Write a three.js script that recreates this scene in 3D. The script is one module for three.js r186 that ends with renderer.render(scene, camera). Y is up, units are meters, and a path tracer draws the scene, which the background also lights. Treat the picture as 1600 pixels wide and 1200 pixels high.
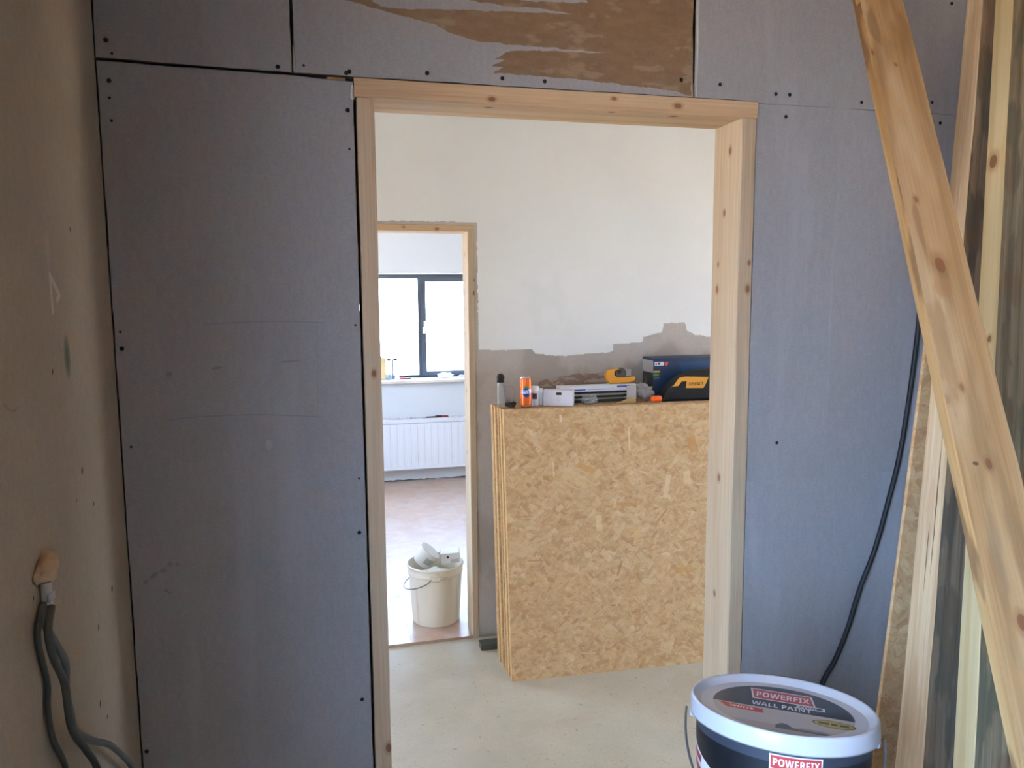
import * as THREE from 'three';
import { mergeGeometries, mergeVertices } from 'three/addons/utils/BufferGeometryUtils.js';
import { RoundedBoxGeometry } from 'three/addons/geometries/RoundedBoxGeometry.js';
import { RectAreaLightUniformsLib } from 'three/addons/lights/RectAreaLightUniformsLib.js';

// ---------------------------------------------------------------- camera, sky, light, exposure
RectAreaLightUniformsLib.init();
const scene = new THREE.Scene();
const renderer = new THREE.WebGLRenderer({ antialias: true });
renderer.toneMapping = THREE.LinearToneMapping;
renderer.toneMappingExposure = 0.96;
renderer.shadowMap.enabled = true;

const camera = new THREE.PerspectiveCamera(53.054, 4 / 3, 0.05, 100);
camera.position.set(0, 1.65, 1.62);
camera.up.set(0.035, 0.993, -0.110);
camera.lookAt(0.2403, 1.65 - 0.1148, 1.62 - 0.9639);

{ // clear-to-hazy blue daylight sky, paler near the horizon
  const w = 64, h = 32, d = new Float32Array(w * h * 4);
  for (let j = 0; j < h; j++) {
    const t = Math.pow(Math.max(0, (j + 0.5) / h * 2 - 1), 0.6);
    for (let i = 0; i < w; i++) d.set([0.52 - 0.18 * t, 0.76 - 0.16 * t, 1.17 - 0.05 * t, 1], (j * w + i) * 4);
  }
  const sky = new THREE.DataTexture(d, w, h, THREE.RGBAFormat, THREE.FloatType);
  sky.mapping = THREE.EquirectangularReflectionMapping;
  sky.minFilter = sky.magFilter = THREE.LinearFilter;
  sky.needsUpdate = true;
  scene.background = sky;
  scene.backgroundIntensity = 27.0;
}
{ // high sun on the side of the house away from every window
  const sun = new THREE.DirectionalLight(0xffd8a8, 105);
  sun.name = 'sun'; sun.position.set(4, 22, 13); sun.target.position.set(0, 0, 0);
  Object.assign(sun.shadow.camera, { left: -15, right: 15, top: 15, bottom: -15, far: 60 }); sun.castShadow = true;
  scene.add(sun, sun.target);
}
function daylight(name, color, intensity, w, h, pos, look) { // daylight entering by one window
  const l = new THREE.RectAreaLight(color, intensity, w, h);
  l.name = name; l.position.set(...pos); l.lookAt(...look); scene.add(l); return l;
}
daylight('daylight_near_window', 0xc8dcff, 4, 1.15, 1.15, [-0.60, 1.62, 1.75], [1.0, 0.2, 1.75]);
daylight('daylight_hall_right', 0xffe8c8, 10, 0.75, 1.15, [4.46, 1.10, -1.00], [0, 1.1, -1.00]);
daylight('daylight_hall_left', 0xffe8c8, 10, 0.75, 1.15, [-2.76, 1.10, -1.00], [0, 1.1, -1.00]);
daylight('daylight_far_window', 0xe6eeff, 3, 1.7, 0.92, [0.9, 1.37, -5.49], [0.9, 1.2, 0]);
daylight('daylight_far_side', 0xfff4e6, 4, 1.1, 1.1, [-1.56, 1.5, -3.6], [3, 1.0, -3.6]);

// ---------------------------------------------------------------- helpers
function rng(seed) { let a = seed >>> 0; return () => { a |= 0; a = a + 0x6D2B79F5 | 0; let t = Math.imul(a ^ a >>> 15, 1 | a); t = t + Math.imul(t ^ t >>> 7, 61 | t) ^ t; return ((t ^ t >>> 14) >>> 0) / 4294967296; }; }
function h2(x, y, s) { let n = Math.imul(x, 374761393) + Math.imul(y, 668265263) + Math.imul(s, 974634533) | 0; n = Math.imul(n ^ n >>> 13, 1274126177); return ((n ^ n >>> 16) >>> 0) / 4294967296; }
function vn(x, y, s = 0) { const i = Math.floor(x), j = Math.floor(y), f = x - i, g = y - j, u = f * f * (3 - 2 * f), v = g * g * (3 - 2 * g); const a = h2(i, j, s), b = h2(i + 1, j, s), c = h2(i, j + 1, s), d = h2(i + 1, j + 1, s); return a + (b - a) * u + (c - a) * v + (a - b - c + d) * u * v; }
function fbm(x, y, s = 0, o = 4) { let r = 0, a = 0.5, t = 0; for (let k = 0; k < o; k++) { r += a * vn(x, y, s + k * 17); t += a; a *= 0.5; x *= 2.03; y *= 2.03; } return r / t; }
const clamp = (x, a = 0, b = 1) => Math.min(b, Math.max(a, x));
const smooth = (a, b, x) => { const t = clamp((x - a) / (b - a)); return t * t * (3 - 2 * t); };
const mix3 = (a, b, t) => [a[0] + (b[0] - a[0]) * t, a[1] + (b[1] - a[1]) * t, a[2] + (b[2] - a[2]) * t];
const V = (x, y, z) => new THREE.Vector3(x, y, z);

// texture over wm x hm metres; fn gets metres, returns sRGB 0..255
function tex(w, h, wm, hm, fn, srgb = true, x0 = 0, y0 = 0) {
  const d = new Uint8Array(w * h * 4);
  for (let j = 0; j < h; j++) for (let i = 0; i < w; i++) {
    const c = fn(x0 + (i + 0.5) / w * wm, y0 + (j + 0.5) / h * hm), k = (j * w + i) * 4;
    d[k] = clamp(c[0], 0, 255); d[k + 1] = clamp(c[1], 0, 255); d[k + 2] = clamp(c[2], 0, 255); d[k + 3] = 255;
  }
  const t = new THREE.DataTexture(d, w, h);
  if (srgb) t.colorSpace = THREE.SRGBColorSpace;
  t.wrapS = t.wrapT = THREE.RepeatWrapping; t.magFilter = THREE.LinearFilter; t.minFilter = THREE.LinearMipmapLinearFilter; t.generateMipmaps = true;
  t.repeat.set(1 / wm, 1 / hm); t.offset.set(-x0 / wm, -y0 / hm); t.needsUpdate = true;
  return t;
}
function canvas(w, h, draw) { const c = document.createElement('canvas'); c.width = w; c.height = h; const g = c.getContext('2d'); draw(g, w, h); return c; }
// canvas as a sampler: draws in metres (y up), returns fn(x, y) -> [r, g, b, a]
function drawnLayer(ppm, x0, y0, wm, hm, draw) {
  const w = Math.round(wm * ppm), h = Math.round(hm * ppm);
  const c = canvas(w, h, (g) => { g.setTransform(ppm, 0, 0, -ppm, -x0 * ppm, (y0 + hm) * ppm); draw(g); });
  const d = c.getContext('2d').getImageData(0, 0, w, h).data;
  return (x, y) => { const i = Math.floor((x - x0) * ppm), j = h - 1 - Math.floor((y - y0) * ppm); if (i < 0 || j < 0 || i >= w || j >= h) return [0, 0, 0, 0]; const k = (j * w + i) * 4; return [d[k], d[k + 1], d[k + 2], d[k + 3] / 255]; };
}
function canvasTex(w, h, draw) { const t = new THREE.CanvasTexture(canvas(w, h, draw)); t.colorSpace = THREE.SRGBColorSpace; t.anisotropy = 8; return t; }
function M(color, rough = 0.7, extra = {}) { return new THREE.MeshStandardMaterial({ color, roughness: rough, ...extra }); }
function MP(color, rough = 0.5, extra = {}) { return new THREE.MeshPhysicalMaterial({ color, roughness: rough, ...extra }); }

const taken = {};
function numbered(n) { taken[n] = (taken[n] || 0) + 1; return taken[n] === 1 ? n : n + '_' + String(taken[n] - 1).padStart(3, '0'); }
function part(name, geo, mat, parent, label) { const m = new THREE.Mesh(geo, mat); m.name = name; m.castShadow = m.receiveShadow = true; if (label) m.userData.label = label; parent.add(m); return m; }
function thing(name, label, category, pos = [0, 0, 0], group) { const o = new THREE.Group(); o.name = numbered(name); o.position.set(...pos); o.userData = { label, category }; if (group) o.userData.group = group; scene.add(o); return o; }
function single(name, label, category, geo, mat, pos = [0, 0, 0], group) { const m = part(numbered(name), geo, mat, scene); m.position.set(...pos); m.userData = { label, category }; if (group) m.userData.group = group; return m; }
function struct(name, label, category, geo, mat) { const m = geo ? new THREE.Mesh(geo, mat) : new THREE.Group(); m.name = numbered(name); m.castShadow = m.receiveShadow = true; m.userData = { label, category, kind: 'structure' }; scene.add(m); return m; }

// box between two corners, uv in metres of the world axes
function bx(x0, x1, y0, y1, z0, z1) {
  const g = new THREE.BoxGeometry(x1 - x0, y1 - y0, z1 - z0); g.translate((x0 + x1) / 2, (y0 + y1) / 2, (z0 + z1) / 2);
  return worldUV(g);
}
function worldUV(g) {
  const p = g.attributes.position, n = g.attributes.normal, uv = new Float32Array(p.count * 2);
  for (let i = 0; i < p.count; i++) {
    const ax = Math.abs(n.getX(i)), ay = Math.abs(n.getY(i)), az = Math.abs(n.getZ(i));
    if (az >= ax && az >= ay) { uv[2 * i] = p.getX(i); uv[2 * i + 1] = p.getY(i); }
    else if (ax >= ay) { uv[2 * i] = p.getZ(i); uv[2 * i + 1] = p.getY(i); }
    else { uv[2 * i] = p.getX(i); uv[2 * i + 1] = p.getZ(i); }
  }
  g.setAttribute('uv', new THREE.BufferAttribute(uv, 2)); return g;
}
const merge = (l) => mergeGeometries(l.map((g) => { const q = g.index ? g.toNonIndexed() : g; for (const k of Object.keys(q.attributes)) if (!['position', 'normal', 'uv'].includes(k)) q.deleteAttribute(k); return q; }));
// wall slab across z or x with one opening [a0, a1, y0, y1]
function slab(axis, t0, t1, a0, a1, y0, y1, hole) {
  const B = axis === 'z' ? (p, q, r, s) => bx(p, q, r, s, t0, t1) : (p, q, r, s) => bx(t0, t1, r, s, p, q);
  if (!hole) return B(a0, a1, y0, y1);
  const [h0, h1, k0, k1] = hole, l = [B(a0, h0, y0, y1), B(h1, a1, y0, y1)];
  if (k1 < y1) l.push(B(h0, h1, k1, y1));
  if (k0 > y0) l.push(B(h0, h1, y0, k0));
  return merge(l);
}
function lathe(pts, seg = 48) { return new THREE.LatheGeometry(pts.map((p) => new THREE.Vector2(p[0], p[1])), seg); }
function latheV(pts, seg) { const g = lathe(pts, seg), p = g.attributes.position, uv = g.attributes.uv, y0 = pts[0][1], y1 = pts[pts.length - 1][1]; for (let i = 0; i < p.count; i++) uv.setY(i, (p.getY(i) - y0) / (y1 - y0)); return g; } // v follows the height
function tube(pts, r, seg = 60, rad = 8, closed = false) { return new THREE.TubeGeometry(new THREE.CatmullRomCurve3(pts.map((p) => V(...p)), closed, 'centripetal'), seg, r, rad, closed); }
function rbox(w, h, d, r = 0.004, s = 2) { return new RoundedBoxGeometry(w, h, d, s, Math.min(r, w / 2.01, h / 2.01, d / 2.01)); }
function extrude(pts, depth, bevel = 0, holes = []) {
  const s = new THREE.Shape(pts.map((p) => new THREE.Vector2(p[0], p[1])));
  for (const h of holes) s.holes.push(new THREE.Path(h.map((p) => new THREE.Vector2(p[0], p[1]))));
  return new THREE.ExtrudeGeometry(s, { depth: depth - 2 * bevel, bevelEnabled: bevel > 0, bevelThickness: bevel, bevelSize: bevel, bevelOffset: -bevel, bevelSegments: 1, curveSegments: 12 }).translate(0, 0, bevel);
}
function lumpy(r, sx, sy, sz, amp, freq, seed, det = 4) { // crumpled or rough blob
  let g = new THREE.IcosahedronGeometry(1, det); g.deleteAttribute('normal'); g.deleteAttribute('uv'); g = mergeVertices(g, 1e-4); const p = g.attributes.position, v = V(0, 0, 0);
  for (let i = 0; i < p.count; i++) { v.fromBufferAttribute(p, i); const n = fbm(v.x * freq + 5 + v.z * 1.7, v.y * freq + 9 - v.z * 1.3, seed, 3) - 0.5; const k = r * (1 + amp * n * 2); p.setXYZ(i, v.x * k * sx, v.y * k * sy, v.z * k * sz); }
  g.computeVertexNormals(); return g;
}
// sawn timber along p0 -> p1 (centre line); section w x d (start, end), chamfered, slightly uneven. Material groups: 0 front, 1 right, 2 back, 3 left, 4 ends
function beam(p0, p1, w, d, o = {}) {
  const { ch = 0.002, segs = 24, wob = 0.0008, seed = 1, right = V(1, 0, 0) } = o;
  const a = p1.clone().sub(p0), L = a.length(); a.normalize();
  const r = right.clone().addScaledVector(a, -right.dot(a)).normalize(), f = r.clone().cross(a);
  const [w0, w1] = Array.isArray(w) ? w : [w, w], [d0, d1] = Array.isArray(d) ? d : [d, d];
  const pos = [], uv = [], groups = [[], [], [], [], []];
  const ring = (k) => {
    const t = k / segs, hw = (w0 + (w1 - w0) * t) / 2, hd = (d0 + (d1 - d0) * t) / 2;
    const j = (q) => (vn(t * L * 9 + q * 31.7, q * 3.1, seed) - 0.5) * 2 * wob;
    const c = p0.clone().addScaledVector(a, L * t);
    const s = [[-hw + ch, hd], [hw - ch, hd], [hw, hd - ch], [hw, -hd + ch], [hw - ch, -hd], [-hw + ch, -hd], [-hw, -hd + ch], [-hw, hd - ch]];
    return { y: L * t, hw, hd, p: s.map(([x, z], q) => c.clone().addScaledVector(r, x + j(q)).addScaledVector(f, z + j(q + 8))) };
  };
  const rs = []; for (let k = 0; k <= segs; k++) rs.push(ring(k));
  const quad = (g, A, B, C, D, ua, ub, va, vb) => groups[g].push([A, B, C, ua, va, ub, va, ub, vb], [A, C, D, ua, va, ub, vb, ua, vb]);
  for (let k = 0; k < segs; k++) {
    const R = rs[k], S = rs[k + 1];
    for (let e = 0; e < 8; e++) {
      const n = (e + 1) % 8, side = Math.floor(e / 2) % 4;
      const wd = side % 2 === 0 ? 2 * R.hw : 2 * R.hd;
      const ua = e % 2 === 0 ? 0 : wd, ub = e % 2 === 0 ? wd : wd + ch;
      quad(side, R.p[e], R.p[n], S.p[n], S.p[e], ua, ub, R.y, S.y);
    }
  }
  for (const [R, flip] of [[rs[0], true], [rs[segs], false]]) for (let e = 1; e < 7; e++) {
    const q = flip ? [0, e + 1, e] : [0, e, e + 1];
    groups[4].push([R.p[q[0]], R.p[q[1]], R.p[q[2]], 0, 0, 0.03, 0, 0.03, 0.03]);
  }
  const g = new THREE.BufferGeometry(); let at = 0;
  groups.forEach((tri, m) => { g.addGroup(at * 3, tri.length * 3, m); at += tri.length; for (const t of tri) { for (let i = 0; i < 3; i++) pos.push(t[i].x, t[i].y, t[i].z); uv.push(...t.slice(3)); } });
  g.setAttribute('position', new THREE.Float32BufferAttribute(pos, 3)); g.setAttribute('uv', new THREE.Float32BufferAttribute(uv, 2)); g.computeVertexNormals();
  return g;
}

// ---------------------------------------------------------------- wood and board textures
function wood(o) { // o: across, along (m), light, dark, rings, knots [[s,t,r]], stains [{c, amt, f, th}], spots
  const { across = 0.12, along = 2.4, px = 128, py = 2048, light, dark, seed = 1, rings = 70, knots = [], stains = [], wander = 0.02, streak = 12, marks = [] } = o;
  return tex(px, py, across, along, (s, t) => {
    let ws = s + (fbm(s * 14, t * 1.1, seed) - 0.5) * wander * 2, kd = 9, kk = null;
    for (const [ks, kt, kr] of knots) { const ds = s - ks, dt = (t - kt) / 1.5, q = Math.hypot(ds, dt); ws += ds * 0.9 * Math.exp(-(q * q) / (kr * kr * 5)); const e = q / (kr * (1 + 0.25 * (fbm(s * 90, t * 60, seed + 3) - 0.5))); if (e < kd) { kd = e; kk = kr; } }
    const ring = 0.5 + 0.5 * Math.sin(ws * rings * 6.283 + fbm(s * 6, t * 0.6, seed + 7) * 9);
    let c = mix3(light, dark, 0.55 * Math.pow(ring, 2.2) + 0.3 * fbm(s * 10, t * 2, seed + 11));
    const st = (vn(s * 900, t * 14, seed + 20) - 0.5) * streak + (vn(s * 260, t * 5, seed + 21) - 0.5) * streak;
    c = [c[0] + st, c[1] + st, c[2] + st * 0.9];
    if (kk) { const k1 = 1 - smooth(0.8, 1.15, kd); c = mix3(c, [118, 74, 44], k1 * 0.8); const k2 = smooth(0.85, 1.1, kd) * (1 - smooth(1.1, 2.2, kd)); c = mix3(c, mix3(dark, [120, 80, 50], 0.35), k2 * 0.55); }
    for (const q of stains) { const n = fbm(s * q.f[0] + 3, t * q.f[1] + 7, seed + q.s, 4); c = mix3(c, q.c, q.amt * smooth(q.th, q.th + (q.soft || 0.15), n)); }
    for (const [ms, mt, rs, rt, mc, am] of marks) { const e = Math.hypot((s - ms) / rs, (t - mt) / rt) + (fbm(s * 70, t * 25, seed + 31) - 0.5) * 0.9; c = mix3(c, mc, am * (1 - smooth(0.55, 1.05, e))); }
    return c;
  });
}
const woodMat = (t, rough = 0.75, bump = 0.0004) => M(0xffffff, rough, { map: t, bumpMap: t, bumpScale: bump });
const T = {};
T.frameA = wood({ across: 0.13, along: 2.3, light: [200, 177, 147], dark: [188, 162, 130], seed: 3, rings: 14, knots: [[0.02, 1.49, 0.005], [0.06, 1.83, 0.006], [0.03, 0.66, 0.007], [0.02, 0.30, 0.006]] });
T.frameB = wood({ across: 0.13, along: 2.3, light: [190, 170, 141], dark: [178, 155, 124], seed: 8, rings: 10, knots: [[0.075, 1.98, 0.006], [0.055, 1.84, 0.005], [0.03, 1.72, 0.004], [0.028, 1.66, 0.006], [0.06, 1.2, 0.006], [0.05, 0.9, 0.005]] });
T.frameC = wood({ across: 0.13, along: 2.3, light: [200, 172, 134], dark: [184, 150, 112], seed: 14, rings: 16, knots: [[0.02, 0.7, 0.006], [0.028, 0.28, 0.005], [0.012, 0.55, 0.004]] });
T.diag = wood({ across: 0.108, along: 2.9, px: 256, light: [188, 156, 110], dark: [164, 128, 82], seed: 21, rings: 16, wander: 0.03,
  knots: [[0.047, 1.976, 0.011], [0.027, 2.11, 0.005], [0.053, 1.623, 0.006], [0.036, 1.747, 0.004], [0.002, 1.722, 0.006], [0.001, 2.461, 0.005], [0.051, 2.44, 0.003], [0.047, 1.394, 0.008]],
  stains: [{ c: [120, 92, 56], amt: 0.4, f: [20, 4.0], s: 5, th: 0.6 }, { c: [206, 186, 150], amt: 0.5, f: [12, 2.2], s: 9, th: 0.5 }],
  marks: [[0.022, 2.05, 0.009, 0.07, [136, 100, 58], 0.5], [0.02, 2.54, 0.014, 0.06, [112, 86, 52], 0.4], [0.018, 1.82, 0.02, 0.12, [150, 114, 70], 0.45], [0.033, 1.493, 0.014, 0.06, [142, 124, 96], 0.4], [0.03, 1.621, 0.006, 0.003, [80, 60, 40], 0.8], [0.045, 1.93, 0.02, 0.03, [168, 122, 74], 0.5]] });
T.pale = wood({ across: 0.1, along: 2.6, light: [218, 192, 152], dark: [200, 166, 124], seed: 33, rings: 18, streak: 18, stains: [{ c: [196, 158, 118], amt: 0.45, f: [30, 5], s: 4, th: 0.52 }], marks: [[0.05, 1.25, 0.002, 0.17, [84, 62, 44], 0.85], [0.035, 1.12, 0.0015, 0.1, [96, 72, 52], 0.7]] });
T.cream = wood({ across: 0.1, along: 2.6, light: [214, 194, 146], dark: [196, 170, 118], seed: 41, rings: 26, streak: 8, knots: [[0.02, 2.03, 0.011], [0.035, 1.62, 0.005], [0.03, 0.55, 0.007]] });
T.stainA = wood({ across: 0.1, along: 2.6, light: [140, 122, 98], dark: [96, 82, 66], seed: 52, rings: 34, streak: 22, stains: [{ c: [74, 72, 60], amt: 0.55, f: [34, 9], s: 3, th: 0.5 }, { c: [122, 94, 66], amt: 0.4, f: [26, 7], s: 8, th: 0.54 }] });
T.stainB = wood({ across: 0.1, along: 2.6, light: [138, 126, 98], dark: [102, 92, 70], seed: 63, rings: 30, streak: 22, stains: [{ c: [84, 84, 66], amt: 0.55, f: [34, 9], s: 5, th: 0.5 }, { c: [112, 84, 58], amt: 0.4, f: [24, 8], s: 11, th: 0.56 }] });
T.tan = wood({ across: 0.1, along: 2.6, light: [176, 142, 92], dark: [142, 106, 62], seed: 71, rings: 30, stains: [{ c: [90, 66, 40], amt: 0.6, f: [26, 6], s: 6, th: 0.54 }] });

// oriented strand board: flakes drawn one over another
function osbCanvas(w, h, wm, hm, seed, extra) {
  const R = rng(seed), ppm = w / wm;
  return canvas(w, h, (g) => {
    g.fillStyle = 'rgb(196,156,104)'; g.fillRect(0, 0, w, h);
    const pal = [[208, 172, 124], [214, 180, 132], [202, 164, 114], [198, 160, 112], [218, 188, 144], [206, 168, 122], [194, 152, 104], [210, 176, 130], [212, 174, 122], [186, 142, 96]];
    const flake = (x, y, l, b, a, c, al) => { g.save(); g.translate(x, y); g.rotate(a); g.globalAlpha = al; g.fillStyle = `rgb(${c.map((v) => v | 0)})`; g.beginPath(); g.moveTo(-l / 2, -b * (0.3 + R() * 0.2)); g.lineTo(l / 2, -b * (0.3 + R() * 0.25)); g.lineTo(l / 2 * (0.9 + R() * 0.15), b * (0.3 + R() * 0.2)); g.lineTo(-l / 2 * (0.9 + R() * 0.15), b * (0.3 + R() * 0.2)); g.fill();
      g.globalAlpha = al * 0.5; g.strokeStyle = `rgb(${c.map((v) => v * 0.78 | 0)})`; g.lineWidth = 0.8; for (let k = 0; k < 2; k++) { const q = (R() - 0.5) * b * 0.5; g.beginPath(); g.moveTo(-l / 2, q); g.lineTo(l / 2, q + (R() - 0.5) * 2); g.stroke(); } g.restore(); };
    const N = Math.round(wm * hm * 7500);
    for (let i = 0; i < N; i++) { const c = pal[Math.floor(R() * pal.length)], d = (R() - 0.5) * 16; flake(R() * w, R() * h, (0.02 + R() * R() * 0.075) * ppm, (0.006 + R() * 0.018) * ppm, (R() - 0.5) * 2.4, [c[0] + d, c[1] + d, c[2] + d], 0.35 + R() * 0.5); }
    for (let i = 0; i < N * 0.35; i++) { g.save(); g.translate(R() * w, R() * h); g.rotate((R() - 0.5) * 3.14); g.globalAlpha = 0.2 + R() * 0.35; g.fillStyle = R() < 0.75 ? 'rgb(128,92,56)' : 'rgb(232,214,180)'; g.fillRect(0, 0, (0.003 + R() * 0.014) * ppm, Math.max(1, 0.0012 * ppm * (0.6 + R()))); g.restore(); }
    g.globalAlpha = 1; if (extra) extra(g, ppm, h);
  });
}
function osbTex(w, h, wm, hm, seed, extra) { const t = new THREE.CanvasTexture(osbCanvas(w, h, wm, hm, seed, extra)); t.colorSpace = THREE.SRGBColorSpace; t.wrapS = t.wrapT = THREE.RepeatWrapping; t.repeat.set(1 / wm, 1 / hm); return t; }
T.osb = osbTex(1024, 1024, 1.22, 1.22, 7, (g, p, h) => { // the larger flakes that stand out on the front sheet
  const fl = (x, y, l, b, a, c) => { g.save(); g.translate(x * p, h - y * p); g.rotate(a); g.globalAlpha = 0.62; g.fillStyle = c; g.beginPath(); g.moveTo(-l / 2 * p, -b / 2 * p); g.lineTo(l / 2 * p, -b * 0.4 * p); g.lineTo(l * 0.48 * p, b / 2 * p); g.lineTo(-l * 0.45 * p, b * 0.45 * p); g.fill(); g.restore(); };
  fl(0.413, 0.655, 0.072, 0.030, 1.5, 'rgb(226,200,152)'); fl(0.832, 0.835, 0.060, 0.036, 1.45, 'rgb(226,200,152)'); fl(0.735, 0.80, 0.11, 0.024, 1.75, 'rgb(226,202,162)');
  fl(0.864, 0.985, 0.075, 0.042, 1.3, 'rgb(196,136,76)'); fl(0.36, 0.90, 0.085, 0.026, 0.4, 'rgb(204,150,84)'); fl(0.80, 0.42, 0.08, 0.024, 0.05, 'rgb(202,148,78)');
  fl(0.565, 1.02, 0.11, 0.010, 1.55, 'rgb(232,212,172)'); fl(0.214, 0.90, 0.07, 0.009, 1.55, 'rgb(228,206,164)'); fl(0.44, 0.51, 0.06, 0.03, 0.8, 'rgb(222,194,150)'); fl(0.254, 1.122, 0.032, 0.013, 1.5, 'rgb(238,228,208)');
  fl(0.31, 0.86, 0.12, 0.05, 0.5, 'rgb(216,182,130)'); fl(0.06, 0.56, 0.12, 0.05, 0.3, 'rgb(214,182,136)'); fl(0.50, 0.45, 0.07, 0.012, 1.9, 'rgb(172,118,76)'); fl(0.54, 0.73, 0.10, 0.02, 0.1, 'rgb(190,140,84)');
});
T.osbEdge = tex(64, 1024, 0.02, 1.2, (s, t) => { const n = fbm(s * 500, t * 60, 5), k = fbm(s * 900, t * 30, 9); return mix3([206, 164, 104], [142, 100, 56], clamp((n - 0.4) * 2.2) * 0.7 + (k > 0.62 ? 0.35 : 0)); });
const MosbFace = M(0xffffff, 0.72, { map: T.osb, bumpMap: T.osb, bumpScale: 0.0006 }), MosbEdge = M(0xffffff, 0.85, { map: T.osbEdge });

// ---------------------------------------------------------------- materials of the shell
const paper = (base, seed, extra) => (x, y) => {
  const n = (fbm(x * 5, y * 5, seed) - 0.5) * 9 + (vn(x * 420, y * 420, seed + 2) - 0.5) * 9 + (vn(x * 160, y * 60, seed + 4) - 0.5) * 5;
  let c = [base[0] + n, base[1] + n, base[2] + n];
  return extra ? extra(x, y, c) : c;
};
const BOARD = [150, 149, 149];
const scuffs = (x, y, c, seed) => { const s = fbm(x * 18, y * 1.6, seed); return mix3(c, [168, 169, 173], 0.3 * smooth(0.58, 0.8, s)); };
const over = (layer) => (x, y, c) => { const q = layer(x, y); return q[3] > 0 ? mix3(c, q, q[3]) : c; };
// left board: pencil outline, smudges, dents
const p1marks = drawnLayer(1000, -0.4, 0, 0.5, 2.1, (g) => {
  g.lineWidth = 0.0022; g.strokeStyle = 'rgba(96,98,106,.3)'; g.lineCap = 'round';
  g.beginPath(); g.moveTo(-0.22, 1.597); g.quadraticCurveTo(-0.1, 1.606, 0.008, 1.597); g.stroke();
  g.beginPath(); g.moveTo(-0.293, 1.410); g.quadraticCurveTo(-0.24, 1.417, -0.12, 1.413); g.lineTo(-0.005, 1.404); g.stroke();
  g.lineWidth = 0.0014; g.strokeStyle = 'rgba(100,102,108,.14)'; g.beginPath(); g.moveTo(-0.005, 1.6); g.lineTo(-0.01, 1.404); g.stroke();
  g.fillStyle = 'rgba(78,90,88,.28)';
  for (const [x, y, a, b, r] of [[-0.34, 1.096, .009, .004, .6], [-0.322, 1.104, .007, .005, .3], [-0.308, 1.117, .006, .004, .8], [-0.295, 1.116, .003, .003, 0], [-0.318, 1.062, .004, .003, 0], [-0.312, 1.057, .004, .003, 0], [-0.355, 1.085, .006, .003, .5], [-0.29, 1.5, .006, .005, .2], [-0.2, 1.51, .012, .003, .1], [-0.06, 1.52, .02, .002, .05]]) { g.globalAlpha = 1; g.beginPath(); g.ellipse(x, y, a, b, r, 0, 7); g.fill(); }
  g.fillStyle = 'rgba(180,182,186,.35)'; g.beginPath(); g.ellipse(-0.108, 1.35, .006, .011, 0, 0, 7); g.fill();
});
T.p1 = tex(512, 2048, 0.52, 2.1, paper(BOARD, 11, (x, y, c) => over(p1marks)(x, y, scuffs(x, y, c, 31))), true, -0.42, 0);
T.board = tex(1024, 1024, 1.2, 1.2, paper(BOARD, 17, (x, y, c) => scuffs(x, y, c, 37)));
// board over the doorway: face paper torn away down to the brown layer
const brown = [[0.069,2.228],[0.103,2.223],[0.177,2.207],[0.249,2.198],[0.258,2.190],[0.295,2.177],[0.342,2.169],[0.418,2.168],[0.511,2.167],[0.576,2.166],[0.616,2.166],[0.576,2.162],[0.486,2.160],[0.408,2.156],[0.370,2.137],[0.394,2.136],[0.365,2.122],[0.393,2.123],[0.369,2.109],[0.437,2.108],[0.536,2.107],[0.637,2.102],[0.733,2.098],[0.782,2.095],[0.819,2.086],[0.83,2.45],[0.35,2.45],[0.2,2.3],[0.09,2.24]];
const grey1 = [[0.10,2.245],[0.142,2.222],[0.223,2.223],[0.380,2.232],[0.486,2.236],[0.545,2.238],[0.462,2.244],[0.390,2.243],[0.343,2.247],[0.310,2.248],[0.2,2.30]], grey2 = [[0.40,2.256],[0.486,2.259],[0.575,2.263],[0.565,2.29],[0.4,2.29]];
const p3marks = drawnLayer(1500, -0.05, 2.05, 0.9, 0.42, (g) => {
  const poly = (l, c) => { g.fillStyle = c; g.beginPath(); l.forEach(([x, y], i) => i ? g.lineTo(x, y) : g.moveTo(x, y)); g.fill(); };
  poly(brown, 'rgb(120,99,75)'); poly(grey1, 'rgb(150,149,149)'); poly(grey2, 'rgb(150,149,149)');
});
T.p3 = tex(1536, 768, 0.9, 0.42, paper(BOARD, 23, (x, y, c) => { const jx = x + (fbm(x * 60, y * 160, 3) - 0.5) * 0.008, jy = y + (fbm(x * 50, y * 90, 8) - 0.5) * 0.006, q = p3marks(jx, jy); const isB = q[3] > 0.5 && q[0] - q[2] > 20; if (isB) { const n = (fbm(x * 40, y * 90, 44) - 0.5) * 16 + (vn(x * 500, y * 500, 9) - 0.5) * 8; return mix3([q[0] + n, q[1] + n, q[2] + n], [150, 134, 112], 0.5 * smooth(0.6, 0.75, fbm(x * 22, y * 50, 51))); } return c; }), true, -0.05, 2.05);
const mBoard = (t) => M(0xffffff, 0.82, { map: t, bumpMap: t, bumpScale: 0.00015 });
const Mp1 = mBoard(T.p1), Mp3 = mBoard(T.p3), Mboard = mBoard(T.board), Mgypsum = M(0xd8d4cc, 0.9), Mscrew = M(0x14120f, 0.55, { metalness: 0.4 });
T.stud = wood({ across: 0.1, along: 2.4, py: 512, light: [186, 146, 96], dark: [152, 112, 68], seed: 91, rings: 30 });
const Mstud = woodMat(T.stud);

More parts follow.
